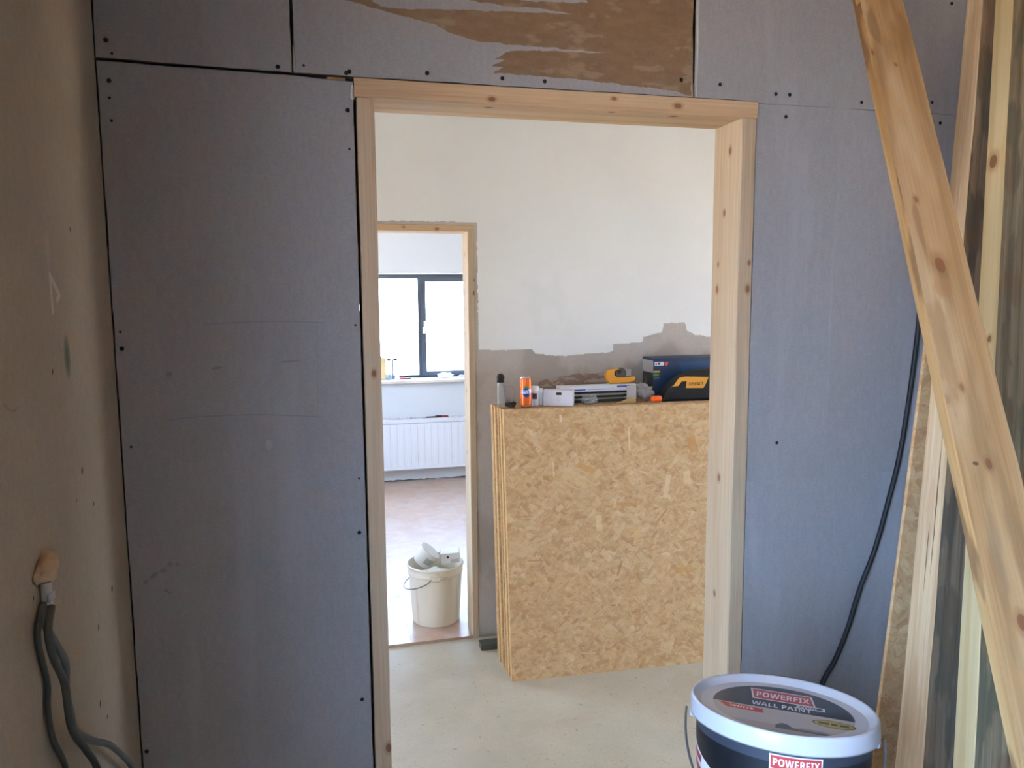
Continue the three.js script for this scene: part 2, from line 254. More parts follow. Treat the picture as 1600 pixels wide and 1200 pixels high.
// left wall: old painted board with smudges and chalk marks (u = z, v = y)
const lmarks = drawnLayer(900, 0, 0.6, 0.9, 1.7, (g) => {
  const el = (z, y, a, b, r, c) => { g.fillStyle = c; g.beginPath(); g.ellipse(z, y, a, b, r, 0, 7); g.fill(); };
  for (let k = 0; k < 6; k++) el(0.284, 1.558, 0.016 * (1 - k * 0.13), 0.036 * (1 - k * 0.13), 0, 'rgba(60,74,66,.16)');
  g.strokeStyle = 'rgba(196,188,174,.7)'; g.lineWidth = 0.009; g.lineCap = 'round'; g.lineJoin = 'round'; g.beginPath(); g.moveTo(0.335, 1.63); g.lineTo(0.337, 1.685); g.lineTo(0.300, 1.655); g.lineTo(0.312, 1.648); g.stroke();
  el(0.338, 1.72, 0.012, 0.03, 0, 'rgba(178,172,160,.25)');
  for (const [z, y, s] of [[0.251, 1.370, .006], [0.223, 1.090, .006], [0.244, 0.962, .006], [0.220, 1.761, .004], [0.357, 1.542, .004], [0.126, 1.121, .006], [0.29, 1.33, .003], [0.2, 1.30, .004], [0.46, 1.17, .003], [0.21, 0.92, .004], [0.5, 1.25, .003]]) el(z, y, s * 0.7, s, 0.3, 'rgba(34,32,30,.8)');
  g.lineWidth = 0.0015; g.strokeStyle = 'rgba(90,90,70,.5)'; g.beginPath(); g.moveTo(0.545, 1.52); g.quadraticCurveTo(0.52, 1.50, 0.50, 1.51); g.stroke();
});
const LEFTC = [160, 147, 126];
T.left = tex(768, 1024, 0.9, 1.7, paper(LEFTC, 61, over(lmarks)), true, 0, 0.6);
T.plain = tex(512, 512, 0.9, 0.9, paper(LEFTC, 66));
const Mleft = M(0xffffff, 0.85, { map: T.left }), Mplain = M(0xffffff, 0.85, { map: T.plain });

// second wall: roller edge of white paint over raw grey-beige plaster, broken render above the boards
const paint = [[0.714,1.983],[0.716,1.6],[0.714,1.40],[0.783,1.395],[0.975,1.394],[0.988,1.375],[1.095,1.360],[1.192,1.364],[1.362,1.372],[1.379,1.378],[1.378,1.412],[1.522,1.415],[1.535,1.421],[1.539,1.443],[1.589,1.454],[1.637,1.463],[1.643,1.507],[1.760,1.511],[1.771,1.473],[1.813,1.450],[1.884,1.436],[2.2,1.45],[4.6,1.44],[4.6,2.6],[-2.8,2.6],[-2.8,1.40],[-0.19,1.40],[-0.19,1.983]];
const broken = [[1.0,1.225],[1.016,1.243],[1.095,1.258],[1.15,1.262],[1.208,1.272],[1.29,1.268],[1.323,1.276],[1.373,1.264],[1.45,1.25],[1.45,1.19],[1.209,1.18],[1.0,1.19]];
const hallLayer = drawnLayer(500, -2.75, 0, 7.3, 2.6, (g) => { g.fillStyle = 'rgb(255,0,0)'; g.beginPath(); paint.forEach(([x, y], i) => i ? g.lineTo(x, y) : g.moveTo(x, y)); g.fill(); g.fillStyle = 'rgb(0,255,0)'; g.beginPath(); broken.forEach(([x, y], i) => i ? g.lineTo(x, y) : g.moveTo(x, y)); g.fill(); });
T.hall = tex(2048, 768, 7.3, 2.6, (x, y) => {
  const jx = x + (fbm(x * 45, y * 45, 71) - 0.5) * 0.009, jy = y + (fbm(x * 45, y * 45, 77) - 0.5) * 0.008;
  const n = (fbm(x * 7, y * 7, 73) - 0.5) * 18 + (vn(x * 160, y * 160, 74) - 0.5) * 7;
  let c = mix3([184 + n, 174 + n, 163 + n], [164, 152, 140], smooth(0.52, 0.68, fbm(x * 5, y * 4, 79)) * 0.7);
  const q = hallLayer(jx, jy), pn = (fbm(x * 3, y * 3, 75) - 0.5) * 8;
  if (q[0] > 128) { const thin = smooth(0.60, 0.74, fbm(x * 8, y * 6, 81)) * 0.05; c = mix3([232 + pn, 231 + pn, 226 + pn], c, y < 1.75 ? thin : thin * 0.4); }
  else if (q[1] > 128) c = mix3([138 + n * 2, 117 + n * 2, 100 + n * 2], [168, 152, 136], smooth(0.52, 0.6, fbm(x * 25, y * 60, 84)));
  return c;
}, true, -2.75, 0);
const Mhall = M(0xffffff, 0.85, { map: T.hall });
const Mwhite = M(0xe4e4e1, 0.8, { bumpMap: T.plain, bumpScale: 0.0002 });
T.floor = tex(1024, 1024, 2.4, 2.4, (x, y) => { const n = (fbm(x * 9, y * 9, 101) - 0.5) * 22 + (vn(x * 200, y * 200, 102) - 0.5) * 12; let c = [182 + n * 0.6, 174 + n * 0.6, 152 + n * 0.6]; c = mix3(c, [172, 160, 138], 0.4 * smooth(0.56, 0.72, fbm(x * 4 + 3, y * 6, 104))); if (vn(x * 90, y * 90, 107) > 0.94) c = mix3(c, [130, 120, 100], 0.45); return c; });
const Mfloor = M(0xffffff, 0.6, { map: T.floor });
T.farFloor = tex(1024, 1024, 2.4, 2.4, (x, y) => { const n = (fbm(x * 12, y * 12, 111) - 0.5) * 30 + (vn(x * 260, y * 260, 112) - 0.5) * 26; let c = [184 + n * 0.4, 154 + n * 0.4, 132 + n * 0.4]; return mix3(c, [190, 174, 162], 0.5 * smooth(0.4, 0.7, fbm(x * 16, y * 16, 114))); });
T.farRough = tex(512, 512, 2.4, 2.4, (x, y) => { const r = 84 + 18 * smooth(0.45, 0.7, fbm(x * 9, y * 9, 117)); return [r, r, r]; }, false);
const MfarFloor = M(0xffffff, 1.0, { map: T.farFloor, roughnessMap: T.farRough });
const Mceil = M(0xd6d0c4, 0.9), Mconcrete = M(0x8d8a82, 0.9), Mglass = new THREE.MeshPhysicalMaterial({ color: 0xffffff, roughness: 0.0, transmission: 1, thickness: 0, ior: 1.5 });
const Manthracite = M(0x4a4e55, 0.4), Mupvc = M(0xe6e6e4, 0.35);

// ---------------------------------------------------------------- ground outside
T.ground = tex(512, 512, 4, 4, (x, y) => { const n = (fbm(x * 6, y * 6, 131) - 0.5) * 60 + (vn(x * 60, y * 60, 132) - 0.5) * 40; return [204 + n, 190 + n, 166 + n]; });
{ const g = new THREE.PlaneGeometry(60, 60, 1, 1).rotateX(-Math.PI / 2).translate(1, -0.35, -1); worldUV(g); struct('ground', 'pale gravel ground outside the house', 'ground', g, M(0xffffff, 0.95, { map: T.ground })); }

// ---------------------------------------------------------------- shell: floors, ceilings, walls
const H = 2.45;
struct('floor', 'cream sealed chipboard floor of the hall and near room', 'floor', merge([bx(-2.7, 4.5, -0.25, 0, -1.884, 0), bx(-0.5, 2.07, -0.25, 0, 0, 4.0)]), Mfloor);
const farFloor = struct('floor_far', 'reddish chipboard floor panels of the far room, dusty', 'floor');
part('subfloor', bx(-1.6, 3.3, -0.25, -0.006, -5.6, -1.884), Mconcrete, farFloor);
for (let i = 0; i < 8; i++) for (let j = 0; j < 2; j++) {
  const x0 = 0.372 - 0.6 * 3 + 0.6 * i, z1 = j ? -3.684 : -1.884, z0 = j ? -5.45 : -3.684;
  part('floor_panel', bx(x0 + 0.0004, x0 + 0.5996, -0.005, 0.013, z0 + 0.0012, z1), MfarFloor, farFloor);
}
struct('ceiling', 'plain pale ceiling over the hall', 'ceiling', bx(-2.8, 4.6, H, H + 0.2, -1.884, 0), Mceil);
struct('ceiling_near', 'bare timber boarded ceiling of the near room', 'ceiling', bx(-0.6, 2.1, H, H + 0.2, 0, 4.0), M(0xb48c58, 0.85));
struct('ceiling_far', 'white ceiling of the far room', 'ceiling', bx(-1.6, 3.3, H, H + 0.2, -5.6, -1.884), Mwhite);

// near room
struct('wall_left', 'grey-beige left wall with smudges, chalk mark, cable hole and a window beside the camera', 'wall', slab('x', -0.525, -0.385, 0, 3.8, 0, H, [1.15, 2.35, 0.95, 2.15]), Mleft);
struct('wall_right', 'plain plasterboard wall at the right of the near room', 'wall', slab('x', 1.95, 2.07, 0, 3.8, 0, H), Mboard);
struct('wall_back', 'plain wall behind the camera', 'wall', slab('z', 3.8, 3.9, -0.525, 2.07, 0, H), Mwhite);

// partition: studs clad with plasterboard, doorway left open
const wallFront = struct('wall_front', 'unplastered blue-grey plasterboard partition around the doorway', 'wall');
part('hall_side_board', slab('z', -0.115, -0.1025, -2.7, 4.5, 0, H, [0.086, 0.978, -0.01, 2.081]), Mwhite, wallFront);
part('outer_board', merge([bx(2.07, 4.5, 0, H, -0.1, 0), bx(-2.7, -0.5, 0, H, -0.1, 0)]), Mboard, wallFront);
for (const x of [-0.38, 0.03, 1.0, 1.42, 1.86]) part('stud', beam(V(x + 0.02, 0, -0.0575), V(x + 0.02, H, -0.0575), 0.038, 0.0885, { segs: 3, wob: 0 }), [Mstud, Mstud, Mstud, Mstud, Mstud], wallFront);
for (const x of [0.42, 0.88]) part('stud', beam(V(x, 2.12, -0.0575), V(x, H, -0.0575), 0.038, 0.0885, { segs: 2, wob: 0 }), [Mstud, Mstud, Mstud, Mstud, Mstud], wallFront);
part('header', beam(V(0.09, 2.10, -0.0575), V(0.98, 2.10, -0.0575), 0.036, 0.0885, { segs: 3, wob: 0, right: V(0, 1, 0) }), [Mstud, Mstud, Mstud, Mstud, Mstud], wallFront);
function rough(pts, seed, amp = 0.0012, step = 0.03) { // polygon with slightly ragged cut edges
  const R = rng(seed), out = [];
  for (let i = 0; i < pts.length; i++) { const a = pts[i], b = pts[(i + 1) % pts.length], L = Math.hypot(b[0] - a[0], b[1] - a[1]), n = Math.max(1, Math.round(L / step)); for (let k = 0; k < n; k++) { const t = k / n, j = k ? amp : 0, nx = (b[1] - a[1]) / L, ny = -(b[0] - a[0]) / L, e = (R() - 0.65) * j * 1.5; out.push([a[0] + (b[0] - a[0]) * t - nx * e * -1, a[1] + (b[1] - a[1]) * t - ny * e * -1]); } }
  return out;
}
const Medge = M(0x4c443a, 0.9);
function board(pts, seed, mat, side = Medge, bevel = 0.0008) { const g = extrude(rough(pts, seed), 0.0125, bevel).translate(0, 0, -0.0125); worldUV(g); return part('plasterboard', g, [mat, side], wallFront); }
const P1 = board([[-0.383, 0.01], [0.082, 0.01], [0.082, 2.075], [-0.03, 2.0805], [-0.2, 2.0835], [-0.383, 2.0865]], 1, Mp1);
const P2 = board([[-0.383, 2.0905], [-0.2, 2.087], [-0.0345, 2.0845], [-0.0345, H], [-0.383, H]], 2, Mboard);
const P3 = board([[-0.0295, 2.0845], [0.083, 2.0835], [0.824, 2.083], [0.821, 2.2], [0.820, H], [-0.028, H]], 3, Mp3);
const P4 = board([[0.8335, 2.083], [0.981, 2.0825], [0.981, 2.0795], [1.949, 2.0790], [1.949, H], [0.8335, H]], 4, Mboard, Mboard, 0.0003);
part('gypsum_edge', bx(0.8322, 0.8342, 2.086, H, -0.0122, -0.0006), Mgypsum, P4, 'white cut gypsum edge');
part('gypsum_edge', bx(-0.0312, -0.0292, 2.088, 2.135, -0.0122, -0.001), Mgypsum, P3, 'white cut gypsum edge');
const P5 = board([[0.982, 0.01], [1.949, 0.01], [1.949, 2.0785], [0.982, 2.079]], 5, Mboard, Mboard, 0.0003);
P1.userData.label = 'tall board left of the doorway'; P3.userData.label = 'board over the doorway with torn brown paper';
part('gypsum_chip', lumpy(0.5, 0.009, 0.03, 0.008, 0.5, 2.5, 71, 3).translate(0.080, 2.055, -0.001), Mgypsum, P1, 'broken white gypsum corner');
{ // drywall screws: dark bugle heads set just into the paper
  const head = lathe([[0.0001, 0.0002], [0.0014, 0.0002], [0.0016, 0.0007], [0.0034, 0.0009], [0.0042, 0.0004], [0.0043, -0.001]], 14).rotateX(Math.PI / 2);
  const small = head.clone().scale(0.55, 0.55, 0.8);
  const put = (panel, list, g) => { for (const [x, y] of list) { const m = part('screw', g, Mscrew, panel); m.position.set(x, y, 0.0001); } };
  put(P1, [[-0.363, 2.051], [0.070, 2.019], [-0.371, 1.553], [0.067, 1.151], [0.062, 0.777], [-0.374, 0.726]], head);
  put(P1, [[-0.364, 2.020], [-0.363, 1.979], [0.071, 1.944], [0.072, 1.591], [0.070, 1.268], [-0.372, 1.585], [-0.366, 1.36]], small);
  put(P2, [[-0.364, 2.123], [-0.061, 2.0945]], head); put(P2, [[-0.355, 2.1]], small);
  put(P3, [[0.0755, 2.0935], [0.0695, 2.0905], [0.231, 2.100], [0.388, 2.099], [0.480, 2.098], [0.794, 2.119]], head); put(P3, [[-0.012, 2.1]], small);
  put(P4, [[0.889, 2.115], [1.030, 2.102], [1.066, 2.102], [1.258, 2.095], [1.455, 2.105], [1.496, 2.336]], head);
  put(P5, [[1.058, 2.053], [1.482, 2.058], [1.062, 1.291]], head);
}
// hall
struct('wall_hall', 'hall wall half painted white over raw plaster, doorway at left', 'wall', slab('z', -2.014, -1.884, -2.7, 4.5, 0, H, [-0.170, 0.699, -0.01, 1.968]), Mhall);
struct('wall_hall_left', 'white end wall of the hall with a window on the left', 'wall', slab('x', -2.7, -2.5, -1.884, -0.115, 0, H, [-1.4, -0.6, 0.5, 1.7]), Mwhite);
struct('wall_hall_right', 'white end wall of the hall with a window on the right', 'wall', slab('x', 4.2, 4.4, -1.884, -0.115, 0, H, [-1.4, -0.6, 0.5, 1.7]), Mwhite);
// far room
struct('wall_far', 'white window wall of the far room', 'wall', slab('z', -5.45, -5.13, -1.6, 3.3, 0, H, [0.05, 1.75, 0.915, 1.843]), Mwhite);
struct('wall_far_left', 'white left wall of the far room with a window', 'wall', slab('x', -1.5, -1.3, -5.13, -2.014, 0, H, [-4.2, -3.0, 0.9, 2.1]), Mwhite);
struct('wall_far_right', 'white right wall of the far room', 'wall', slab('x', 2.9, 3.1, -5.13, -2.014, 0, H), Mwhite);
{ // unpainted strip and rough mortar at the foot of the window wall
  const g = extrude(rough([[-1.3, 0.013], [2.9, 0.013], [2.9, 0.024], [-1.3, 0.024]], 77, 0.006, 0.03), 0.006).translate(0, 0, -5.13);
  struct('trim_1', 'rough grey mortar line at the foot of the window wall', 'trim', g, M(0x77726a, 0.95));
}

// ---------------------------------------------------------------- doors (bare timber linings)
const fA = woodMat(T.frameA), fB = woodMat(T.frameB), fC = woodMat(T.frameC);
const all = (m) => [m, m, m, m, m];
const Mhole = M(0x3a2a1a, 0.9);
const door1 = struct('door_1', 'new pine door lining in the plasterboard partition, without a door', 'door');
part('jamb', beam(V(0.1045, 0, -0.055), V(0.1045, 2.043, -0.055), 0.035, 0.123, { segs: 40, wob: 0.0006, seed: 4 }), all(fA), door1);
part('jamb', beam(V(0.960, 0, -0.055), V(0.960, 2.043, -0.055), 0.037, 0.123, { segs: 40, wob: 0.0009, seed: 6 }), all(fB), door1);
part('head', beam(V(0.0835, 2.0625, -0.055), V(0.9805, 2.0625, -0.055), 0.0375, 0.125, { segs: 20, wob: 0.0006, seed: 9, right: V(0, -1, 0) }), all(fC), door1);
const door2 = struct('door_2', 'pine door lining of the far doorway, without a door', 'door');
part('jamb', beam(V(0.684, 0.0, -1.9485), V(0.684, 1.939, -1.9485), 0.030, 0.135, { segs: 20, seed: 11 }), all(fB), door2);
part('jamb', beam(V(-0.155, 0.0, -1.9485), V(-0.155, 1.939, -1.9485), 0.030, 0.135, { segs: 20, seed: 12 }), all(fA), door2);
part('head', beam(V(-0.170, 1.9535, -1.9485), V(0.699, 1.9535, -1.9485), 0.029, 0.135, { segs: 12, seed: 13, right: V(0, -1, 0) }), all(fC), door2);

// ---------------------------------------------------------------- windows
function pane(geo, parent) { return part('pane', geo, Mglass, parent); }
const w1 = struct('window_1', 'anthracite framed window of the far room, fixed light and opening sash', 'window');
part('frame', merge([bx(0.05, 1.75, 1.805, 1.843, -5.42, -5.35), bx(0.05, 1.75, 0.915, 0.935, -5.42, -5.35), bx(0.05, 0.09, 0.935, 1.805, -5.42, -5.35), bx(1.71, 1.75, 0.935, 1.805, -5.42, -5.35), bx(0.868, 0.902, 0.935, 1.805, -5.42, -5.35)]), Manthracite, w1);
const sash = part('sash', merge([bx(0.898, 1.715, 1.775, 1.812, -5.41, -5.335), bx(0.898, 1.715, 0.928, 0.966, -5.41, -5.335), bx(0.898, 0.938, 0.966, 1.775, -5.41, -5.335), bx(1.676, 1.715, 0.966, 1.775, -5.41, -5.335)]), Manthracite, w1);
part('pane', bx(0.935, 1.68, 0.96, 1.78, -5.383, -5.379), Mglass, sash);
pane(bx(0.085, 0.872, 0.93, 1.81, -5.388, -5.384), w1);
part('handle', merge([rbox(0.024, 0.06, 0.012, 0.004).translate(0.919, 1.34, -5.329), rbox(0.014, 0.11, 0.016, 0.005).translate(0.921, 1.37, -5.311)]), M(0xf0f0ee, 0.3), sash, 'white window handle');
struct('trim_2', 'pale timber window board under the far window', 'trim', rbox(1.84, 0.024, 0.30, 0.003).translate(0.9, 0.903, -5.215), M(0xe8dccb, 0.6));
for (const [k, x, z0, z1, y0, y1, l] of [[2, -0.46, 1.15, 2.35, 0.95, 2.15, 'in the left wall beside the camera'], [3, 4.3, -1.4, -0.6, 0.5, 1.7, 'at the right end of the hall'], [4, -1.4, -4.2, -3.0, 0.9, 2.1, 'in the left wall of the far room'], [5, -2.6, -1.4, -0.6, 0.5, 1.7, 'at the left end of the hall']]) {
  const w = struct('window_' + k, 'white framed window ' + l, 'window');
  part('frame', merge([bx(x - 0.03, x + 0.03, y1 - 0.05, y1, z0, z1), bx(x - 0.03, x + 0.03, y0, y0 + 0.05, z0, z1), bx(x - 0.03, x + 0.03, y0 + 0.05, y1 - 0.05, z0, z0 + 0.05), bx(x - 0.03, x + 0.03, y0 + 0.05, y1 - 0.05, z1 - 0.05, z1)]), Mupvc, w);
  pane(bx(x - 0.002, x + 0.002, y0 + 0.045, y1 - 0.045, z0 + 0.045, z1 - 0.045), w);
}

// ---------------------------------------------------------------- strand boards leaning in the hall
{
  // [bottom front z, top front z, left x, yaw shift at the right end]
  const sheets = [[-1.426, -1.584, 0.750, 0.050], [-1.4465, -1.6045, 0.752, 0.049], [-1.467, -1.625, 0.748, 0.048], [-1.4885, -1.646, 0.750, 0.047], [-1.512, -1.667, 0.746, 0.046], [-1.556, -1.694, 0.742, 0.030], [-1.584, -1.7145, 0.744, 0.028], [-1.614, -1.735, 0.741, 0.024], [-1.646, -1.756, 0.742, 0.018]];
  const lab = ['frontmost of the strand boards, whole face in view', 'strand board directly behind the frontmost one', 'third strand board from the front of the leaning stack', 'fourth strand board from the front of the leaning stack', 'fifth strand board, in front of the dark gap', 'sixth strand board, just behind the dark gap', 'seventh strand board from the front of the leaning stack', 'strand board second from the back of the leaning stack', 'rearmost of the leaning strand boards in view'];
  sheets.forEach(([zb, zt, x, yaw], i) => {
    const h = 1.158, L = Math.hypot(h, zb - zt), g = new THREE.BoxGeometry(1.2, L, 0.018).translate(0.6, L / 2, -0.009);
    const p = g.attributes.position, n = g.attributes.normal, uv = g.attributes.uv;
    for (let k = 0; k < p.count; k++) { if (Math.abs(n.getZ(k)) > 0.5) uv.setXY(k, p.getX(k) + i * 0.37, p.getY(k) + (i ? i * 0.21 : 0)); else if (Math.abs(n.getX(k)) > 0.5) uv.setXY(k, -p.getZ(k), p.getY(k) + i * 0.17); else uv.setXY(k, -p.getZ(k), p.getX(k)); }
    const m = single('strand_board', lab[i], 'board', g, [MosbEdge, MosbEdge, MosbEdge, MosbEdge, MosbFace, MosbFace], [x, 0.0, zb], 'strand boards leaning on the hall wall');
    m.rotation.order = 'YXZ'; m.rotation.x = -Math.atan2(zb - zt, h); m.rotation.y = -Math.atan2(yaw, 0.864);
  });
}
const TOP = 1.161;
single('wood_block', 'small dark wood offcut on the floor behind the strand boards', 'wood', rbox(0.10, 0.028, 0.06, 0.003).translate(0.73, 0.014, -1.77), M(0x4a4a3e, 0.9));

// ---------------------------------------------------------------- clutter on top of the strand boards
{
  // clear bottle with a black ball cap
  const b = thing('clear_bottle', 'slim clear bottle with a round black cap, left end of the boards', 'bottle', [0.765, TOP, -1.66]);
  part('bottle_body', lathe([[0, 0], [0.013, 0], [0.015, 0.004], [0.015, 0.085], [0.011, 0.10], [0.011, 0.112]], 28), MP(0xdfe4e2, 0.08, { transmission: 0.85, thickness: 0, ior: 1.45 }), b);
  part('cap', merge([lathe([[0, 0.108], [0.016, 0.108], [0.0165, 0.116], [0.014, 0.12], [0, 0.12]], 24), new THREE.SphereGeometry(0.0175, 24, 16).translate(0.001, 0.129, 0)]), M(0x131214, 0.6), b);
  single('clear_case', 'small clear plastic case between the bottle and the orange can', 'case', rbox(0.04, 0.088, 0.02, 0.004).translate(0.808, TOP + 0.044, -1.675), MP(0xd8d4d0, 0.15, { transmission: 0.8, thickness: 0, ior: 1.45 }));
  // black cord
  const R = rng(5), pts = []; for (let i = 0; i < 16; i++) pts.push([0.800 + Math.cos(i * 1.9) * (0.012 + R() * 0.016), TOP + 0.005 + R() * 0.018, -1.612 + Math.sin(i * 1.9) * 0.010]);
  single('black_cord', 'tangled black cord beside the orange can', 'cord', tube(pts, 0.0042, 140, 6), M(0x1a1715, 0.6));
  // orange drink can
  const can = thing('drink_can', 'slim orange drink can', 'can', [0.868, TOP, -1.615]);
  const lab = canvasTex(1024, 512, (g, w, h) => {
    g.fillStyle = '#e0661a'; g.fillRect(0, 0, w, h); g.save(); g.translate(w * 0.5, h * 0.47);
    g.fillStyle = '#58a028'; g.beginPath(); g.moveTo(-60, -70); g.quadraticCurveTo(0, -120, 90, -76); g.lineTo(60, -50); g.lineTo(-40, -50); g.fill();
    g.fillStyle = '#1f3f8f'; g.beginPath(); g.ellipse(10, 20, 118, 84, 0.15, 0, 7); g.fill();
    g.rotate(-0.06); g.fillStyle = '#fff'; g.font = 'bold 104px sans-serif'; g.textAlign = 'center'; g.textBaseline = 'middle'; g.lineWidth = 16; g.strokeStyle = '#1f3f8f'; g.strokeText('FANTA', 24, 8); g.fillText('FANTA', 24, 8); g.restore();
  });
  const body = part('can_body', latheV([[0.0235, 0.006], [0.0262, 0.014], [0.0262, 0.120], [0.0235, 0.129]], 40), M(0xffffff, 0.22, { map: lab, metalness: 0.25 }), can); body.rotation.y = Math.PI - 0.20;
  for (const q of [[[0.0235, 0.129], [0.0225, 0.1335], [0.0205, 0.1335], [0.019, 0.130], [0, 0.130]], [[0, 0.003], [0.02, 0.003], [0.0215, 0], [0.0235, 0.006]]]) part('can_end', lathe(q, 40), M(0xd0d2d4, 0.25, { metalness: 0.9 }), can, 'bare metal can end');
  // white tubs
  const t1 = thing('white_tub', 'small white tub with dark label right of the orange can', 'tub', [0.916, TOP, -1.63]);
  part('tub_body', lathe([[0, 0], [0.0155, 0], [0.0165, 0.004], [0.0165, 0.068], [0.014, 0.072]], 28), M(0xd9d7d8, 0.4), t1);
  part('tub_lid', lathe([[0.0175, 0.070], [0.0175, 0.086], [0.0155, 0.089], [0, 0.089]], 28), M(0xf0f0f2, 0.4), t1);
  part('tub_label', new THREE.CylinderGeometry(0.0167, 0.0167, 0.026, 24, 1, true, -1.3, 1.5).translate(0, 0.046, 0), M(0x4e2f26, 0.5), t1, 'dark brown label');
  const t2 = thing('white_tub', 'smaller white tub tucked behind the white box', 'tub', [0.946, TOP, -1.655]);
  part('tub_body', lathe([[0, 0], [0.0125, 0], [0.0135, 0.004], [0.0135, 0.056], [0, 0.058]], 24), M(0xdedde0, 0.4), t2);
  part('tub_lid', lathe([[0.0145, 0.057], [0.0145, 0.072], [0.012, 0.075], [0, 0.075]], 24), M(0xf0f0f2, 0.4), t2);
  // white carton box with a cut-out
  const wb = thing('white_box', 'white carton box with a small dark cut-out', 'box', [1.024, TOP, -1.625]); wb.rotation.y = -0.42;
  part('carton', extrude([[-0.066, 0], [0.066, 0], [0.066, 0.070], [-0.066, 0.070]], 0.05, 0.001, [[[-0.010, 0.048], [0.014, 0.048], [0.014, 0.060], [-0.010, 0.060]]]).translate(0, 0, -0.025), M(0xd6d3d6, 0.6), wb);
  part('inner_card', bx(-0.06, 0.06, 0.005, 0.066, -0.004, 0.018), M(0x3c3430, 0.8), wb);
  part('embossed_mark', new THREE.TorusGeometry(0.007, 0.0012, 8, 20).translate(0.002, 0.030, 0.0252), M(0xcac7ca, 0.6), wb);
  // clear blister
  const bl = thing('clear_blister', 'clear plastic blister pack lying beside the white box', 'packaging', [1.165, TOP, -1.61]);
  part('blister_shell', lumpy(0.5, 0.078, 0.046, 0.05, 0.25, 2.2, 4).translate(0, 0.02, 0), MP(0xe6eceb, 0.05, { transmission: 0.8, thickness: 0, ior: 1.5 }), bl);
  part('metal_ring', new THREE.TorusGeometry(0.012, 0.003, 8, 24).rotateX(1.2).translate(0.008, 0.012, 0), M(0x9aa0a0, 0.3, { metalness: 0.9 }), bl); part('metal_ring', new THREE.TorusGeometry(0.010, 0.003, 8, 24).rotateX(1.4).translate(-0.016, 0.008, 0.004), M(0x9aa0a0, 0.3, { metalness: 0.9 }), bl);
  // long pack of metal strips
  const st = [[1.03, 1.36, 0.000, 0.012, 0x3b3936, 0.70], [1.03, 1.35, 0.013, 0.021, 0x8e8d88, 0.72], [1.07, 1.37, 0.022, 0.030, 0x1c1b1c, 0.69], [1.06, 1.345, 0.031, 0.040, 0x9b9b98, 0.71], [1.07, 1.365, 0.041, 0.050, 0x201f22, 0.69]];
  const what = ['lowest dark strip', 'lower grey strip', 'middle black strip', 'upper grey strip', 'top black strip'];
  st.forEach(([x0, x1, y0, y1, c], i) => single('metal_strip', what[i] + ' of the pile under the white and blue carton', 'strip', rbox(x1 - x0, y1 - y0, 0.045, 0.002).translate((x0 + x1) / 2, TOP + (y0 + y1) / 2, -1.685), M(c, 0.45, { metalness: c > 0x808080 ? 0.6 : 0.1 }), [0, 0, 0], 'strips in the pile'));
  const ct = canvasTex(512, 64, (g, w, h) => { g.fillStyle = '#dcdde2'; g.fillRect(0, 0, w, h); g.fillStyle = '#4a5aa2'; g.fillRect(60, 36, 110, 16); g.fillRect(380, 8, 110, 22); g.fillStyle = '#8d9ac6'; g.fillRect(180, 40, 180, 7); g.fillStyle = '#2b3a80'; g.fillRect(70, 48, 70, 7); });
  const lc = new THREE.BoxGeometry(0.37, 0.026, 0.055); single('long_carton', 'long white and blue carton lying on the strips', 'carton', lc.translate(1.225, TOP + 0.064, -1.69), [M(0xd8d8dc), M(0xd8d8dc), M(0xe4e2e0), M(0xd0d0d4), M(0xffffff, 0.5, { map: ct }), M(0xd8d8dc)]);
  single('metal_plate', 'light grey metal bracket plate standing right of the long carton', 'bracket', extrude([[1.352, TOP], [1.398, TOP], [1.398, TOP + 0.076], [1.352, TOP + 0.074]], 0.006, 0.001, [[[1.358, TOP + 0.062], [1.364, TOP + 0.062], [1.364, TOP + 0.068], [1.358, TOP + 0.068]]]).translate(0, 0, -1.640), M(0xbab4ae, 0.5));
  single('wood_wedge', 'small tan wooden wedge lying before the bracket plate', 'wedge', extrude([[-0.045, 0], [0.045, 0], [0.045, 0.018], [0.02, 0.020]], 0.02, 0.001).translate(1.335, TOP, -1.615), M(0xb79a5e, 0.7));
  // yellow tape measure like reel
  const tp = thing('hand_reel', 'yellow-orange hand reel with grey drum on top of the long carton', 'reel', [1.352, TOP + 0.078, -1.715]); tp.rotation.set(-0.15, -0.1, 0.03);
  part('reel_body', extrude([[-0.066, 0.012], [-0.052, -0.001], [0.05, 0.0], [0.066, 0.008], [0.070, 0.020], [0.062, 0.026], [0.02, 0.024], [-0.016, 0.026], [-0.028, 0.036], [-0.03, 0.050], [-0.022, 0.060], [0.0, 0.066], [-0.02, 0.068], [-0.048, 0.066], [-0.064, 0.058], [-0.070, 0.046]], 0.04, 0.003).translate(0, 0, -0.02), M(0xe09a2a, 0.45), tp);
  part('drum', new THREE.CylinderGeometry(0.026, 0.026, 0.03, 28).rotateX(Math.PI / 2).translate(0.002, 0.046, 0), M(0x4b4844, 0.6), tp, 'dark grey drum');
  part('drum_hub', new THREE.CylinderGeometry(0.011, 0.012, 0.036, 20).rotateX(Math.PI / 2).translate(-0.006, 0.053, 0), M(0x1b1a18, 0.5), tp);
  part('tape_block', rbox(0.038, 0.036, 0.028, 0.004).rotateZ(-0.12).translate(0.034, 0.044, 0), M(0x968f86, 0.55), tp);
  // clear bag and orange cap
  single('clear_bag', 'crumpled clear plastic bag in front of the blue box', 'bag', lumpy(0.5, 0.085, 0.085, 0.075, 0.5, 2.6, 9, 5).translate(1.445, TOP + 0.041, -1.655), MP(0xcfcac6, 0.2, { transmission: 0.6, thickness: 0, ior: 1.4 }));
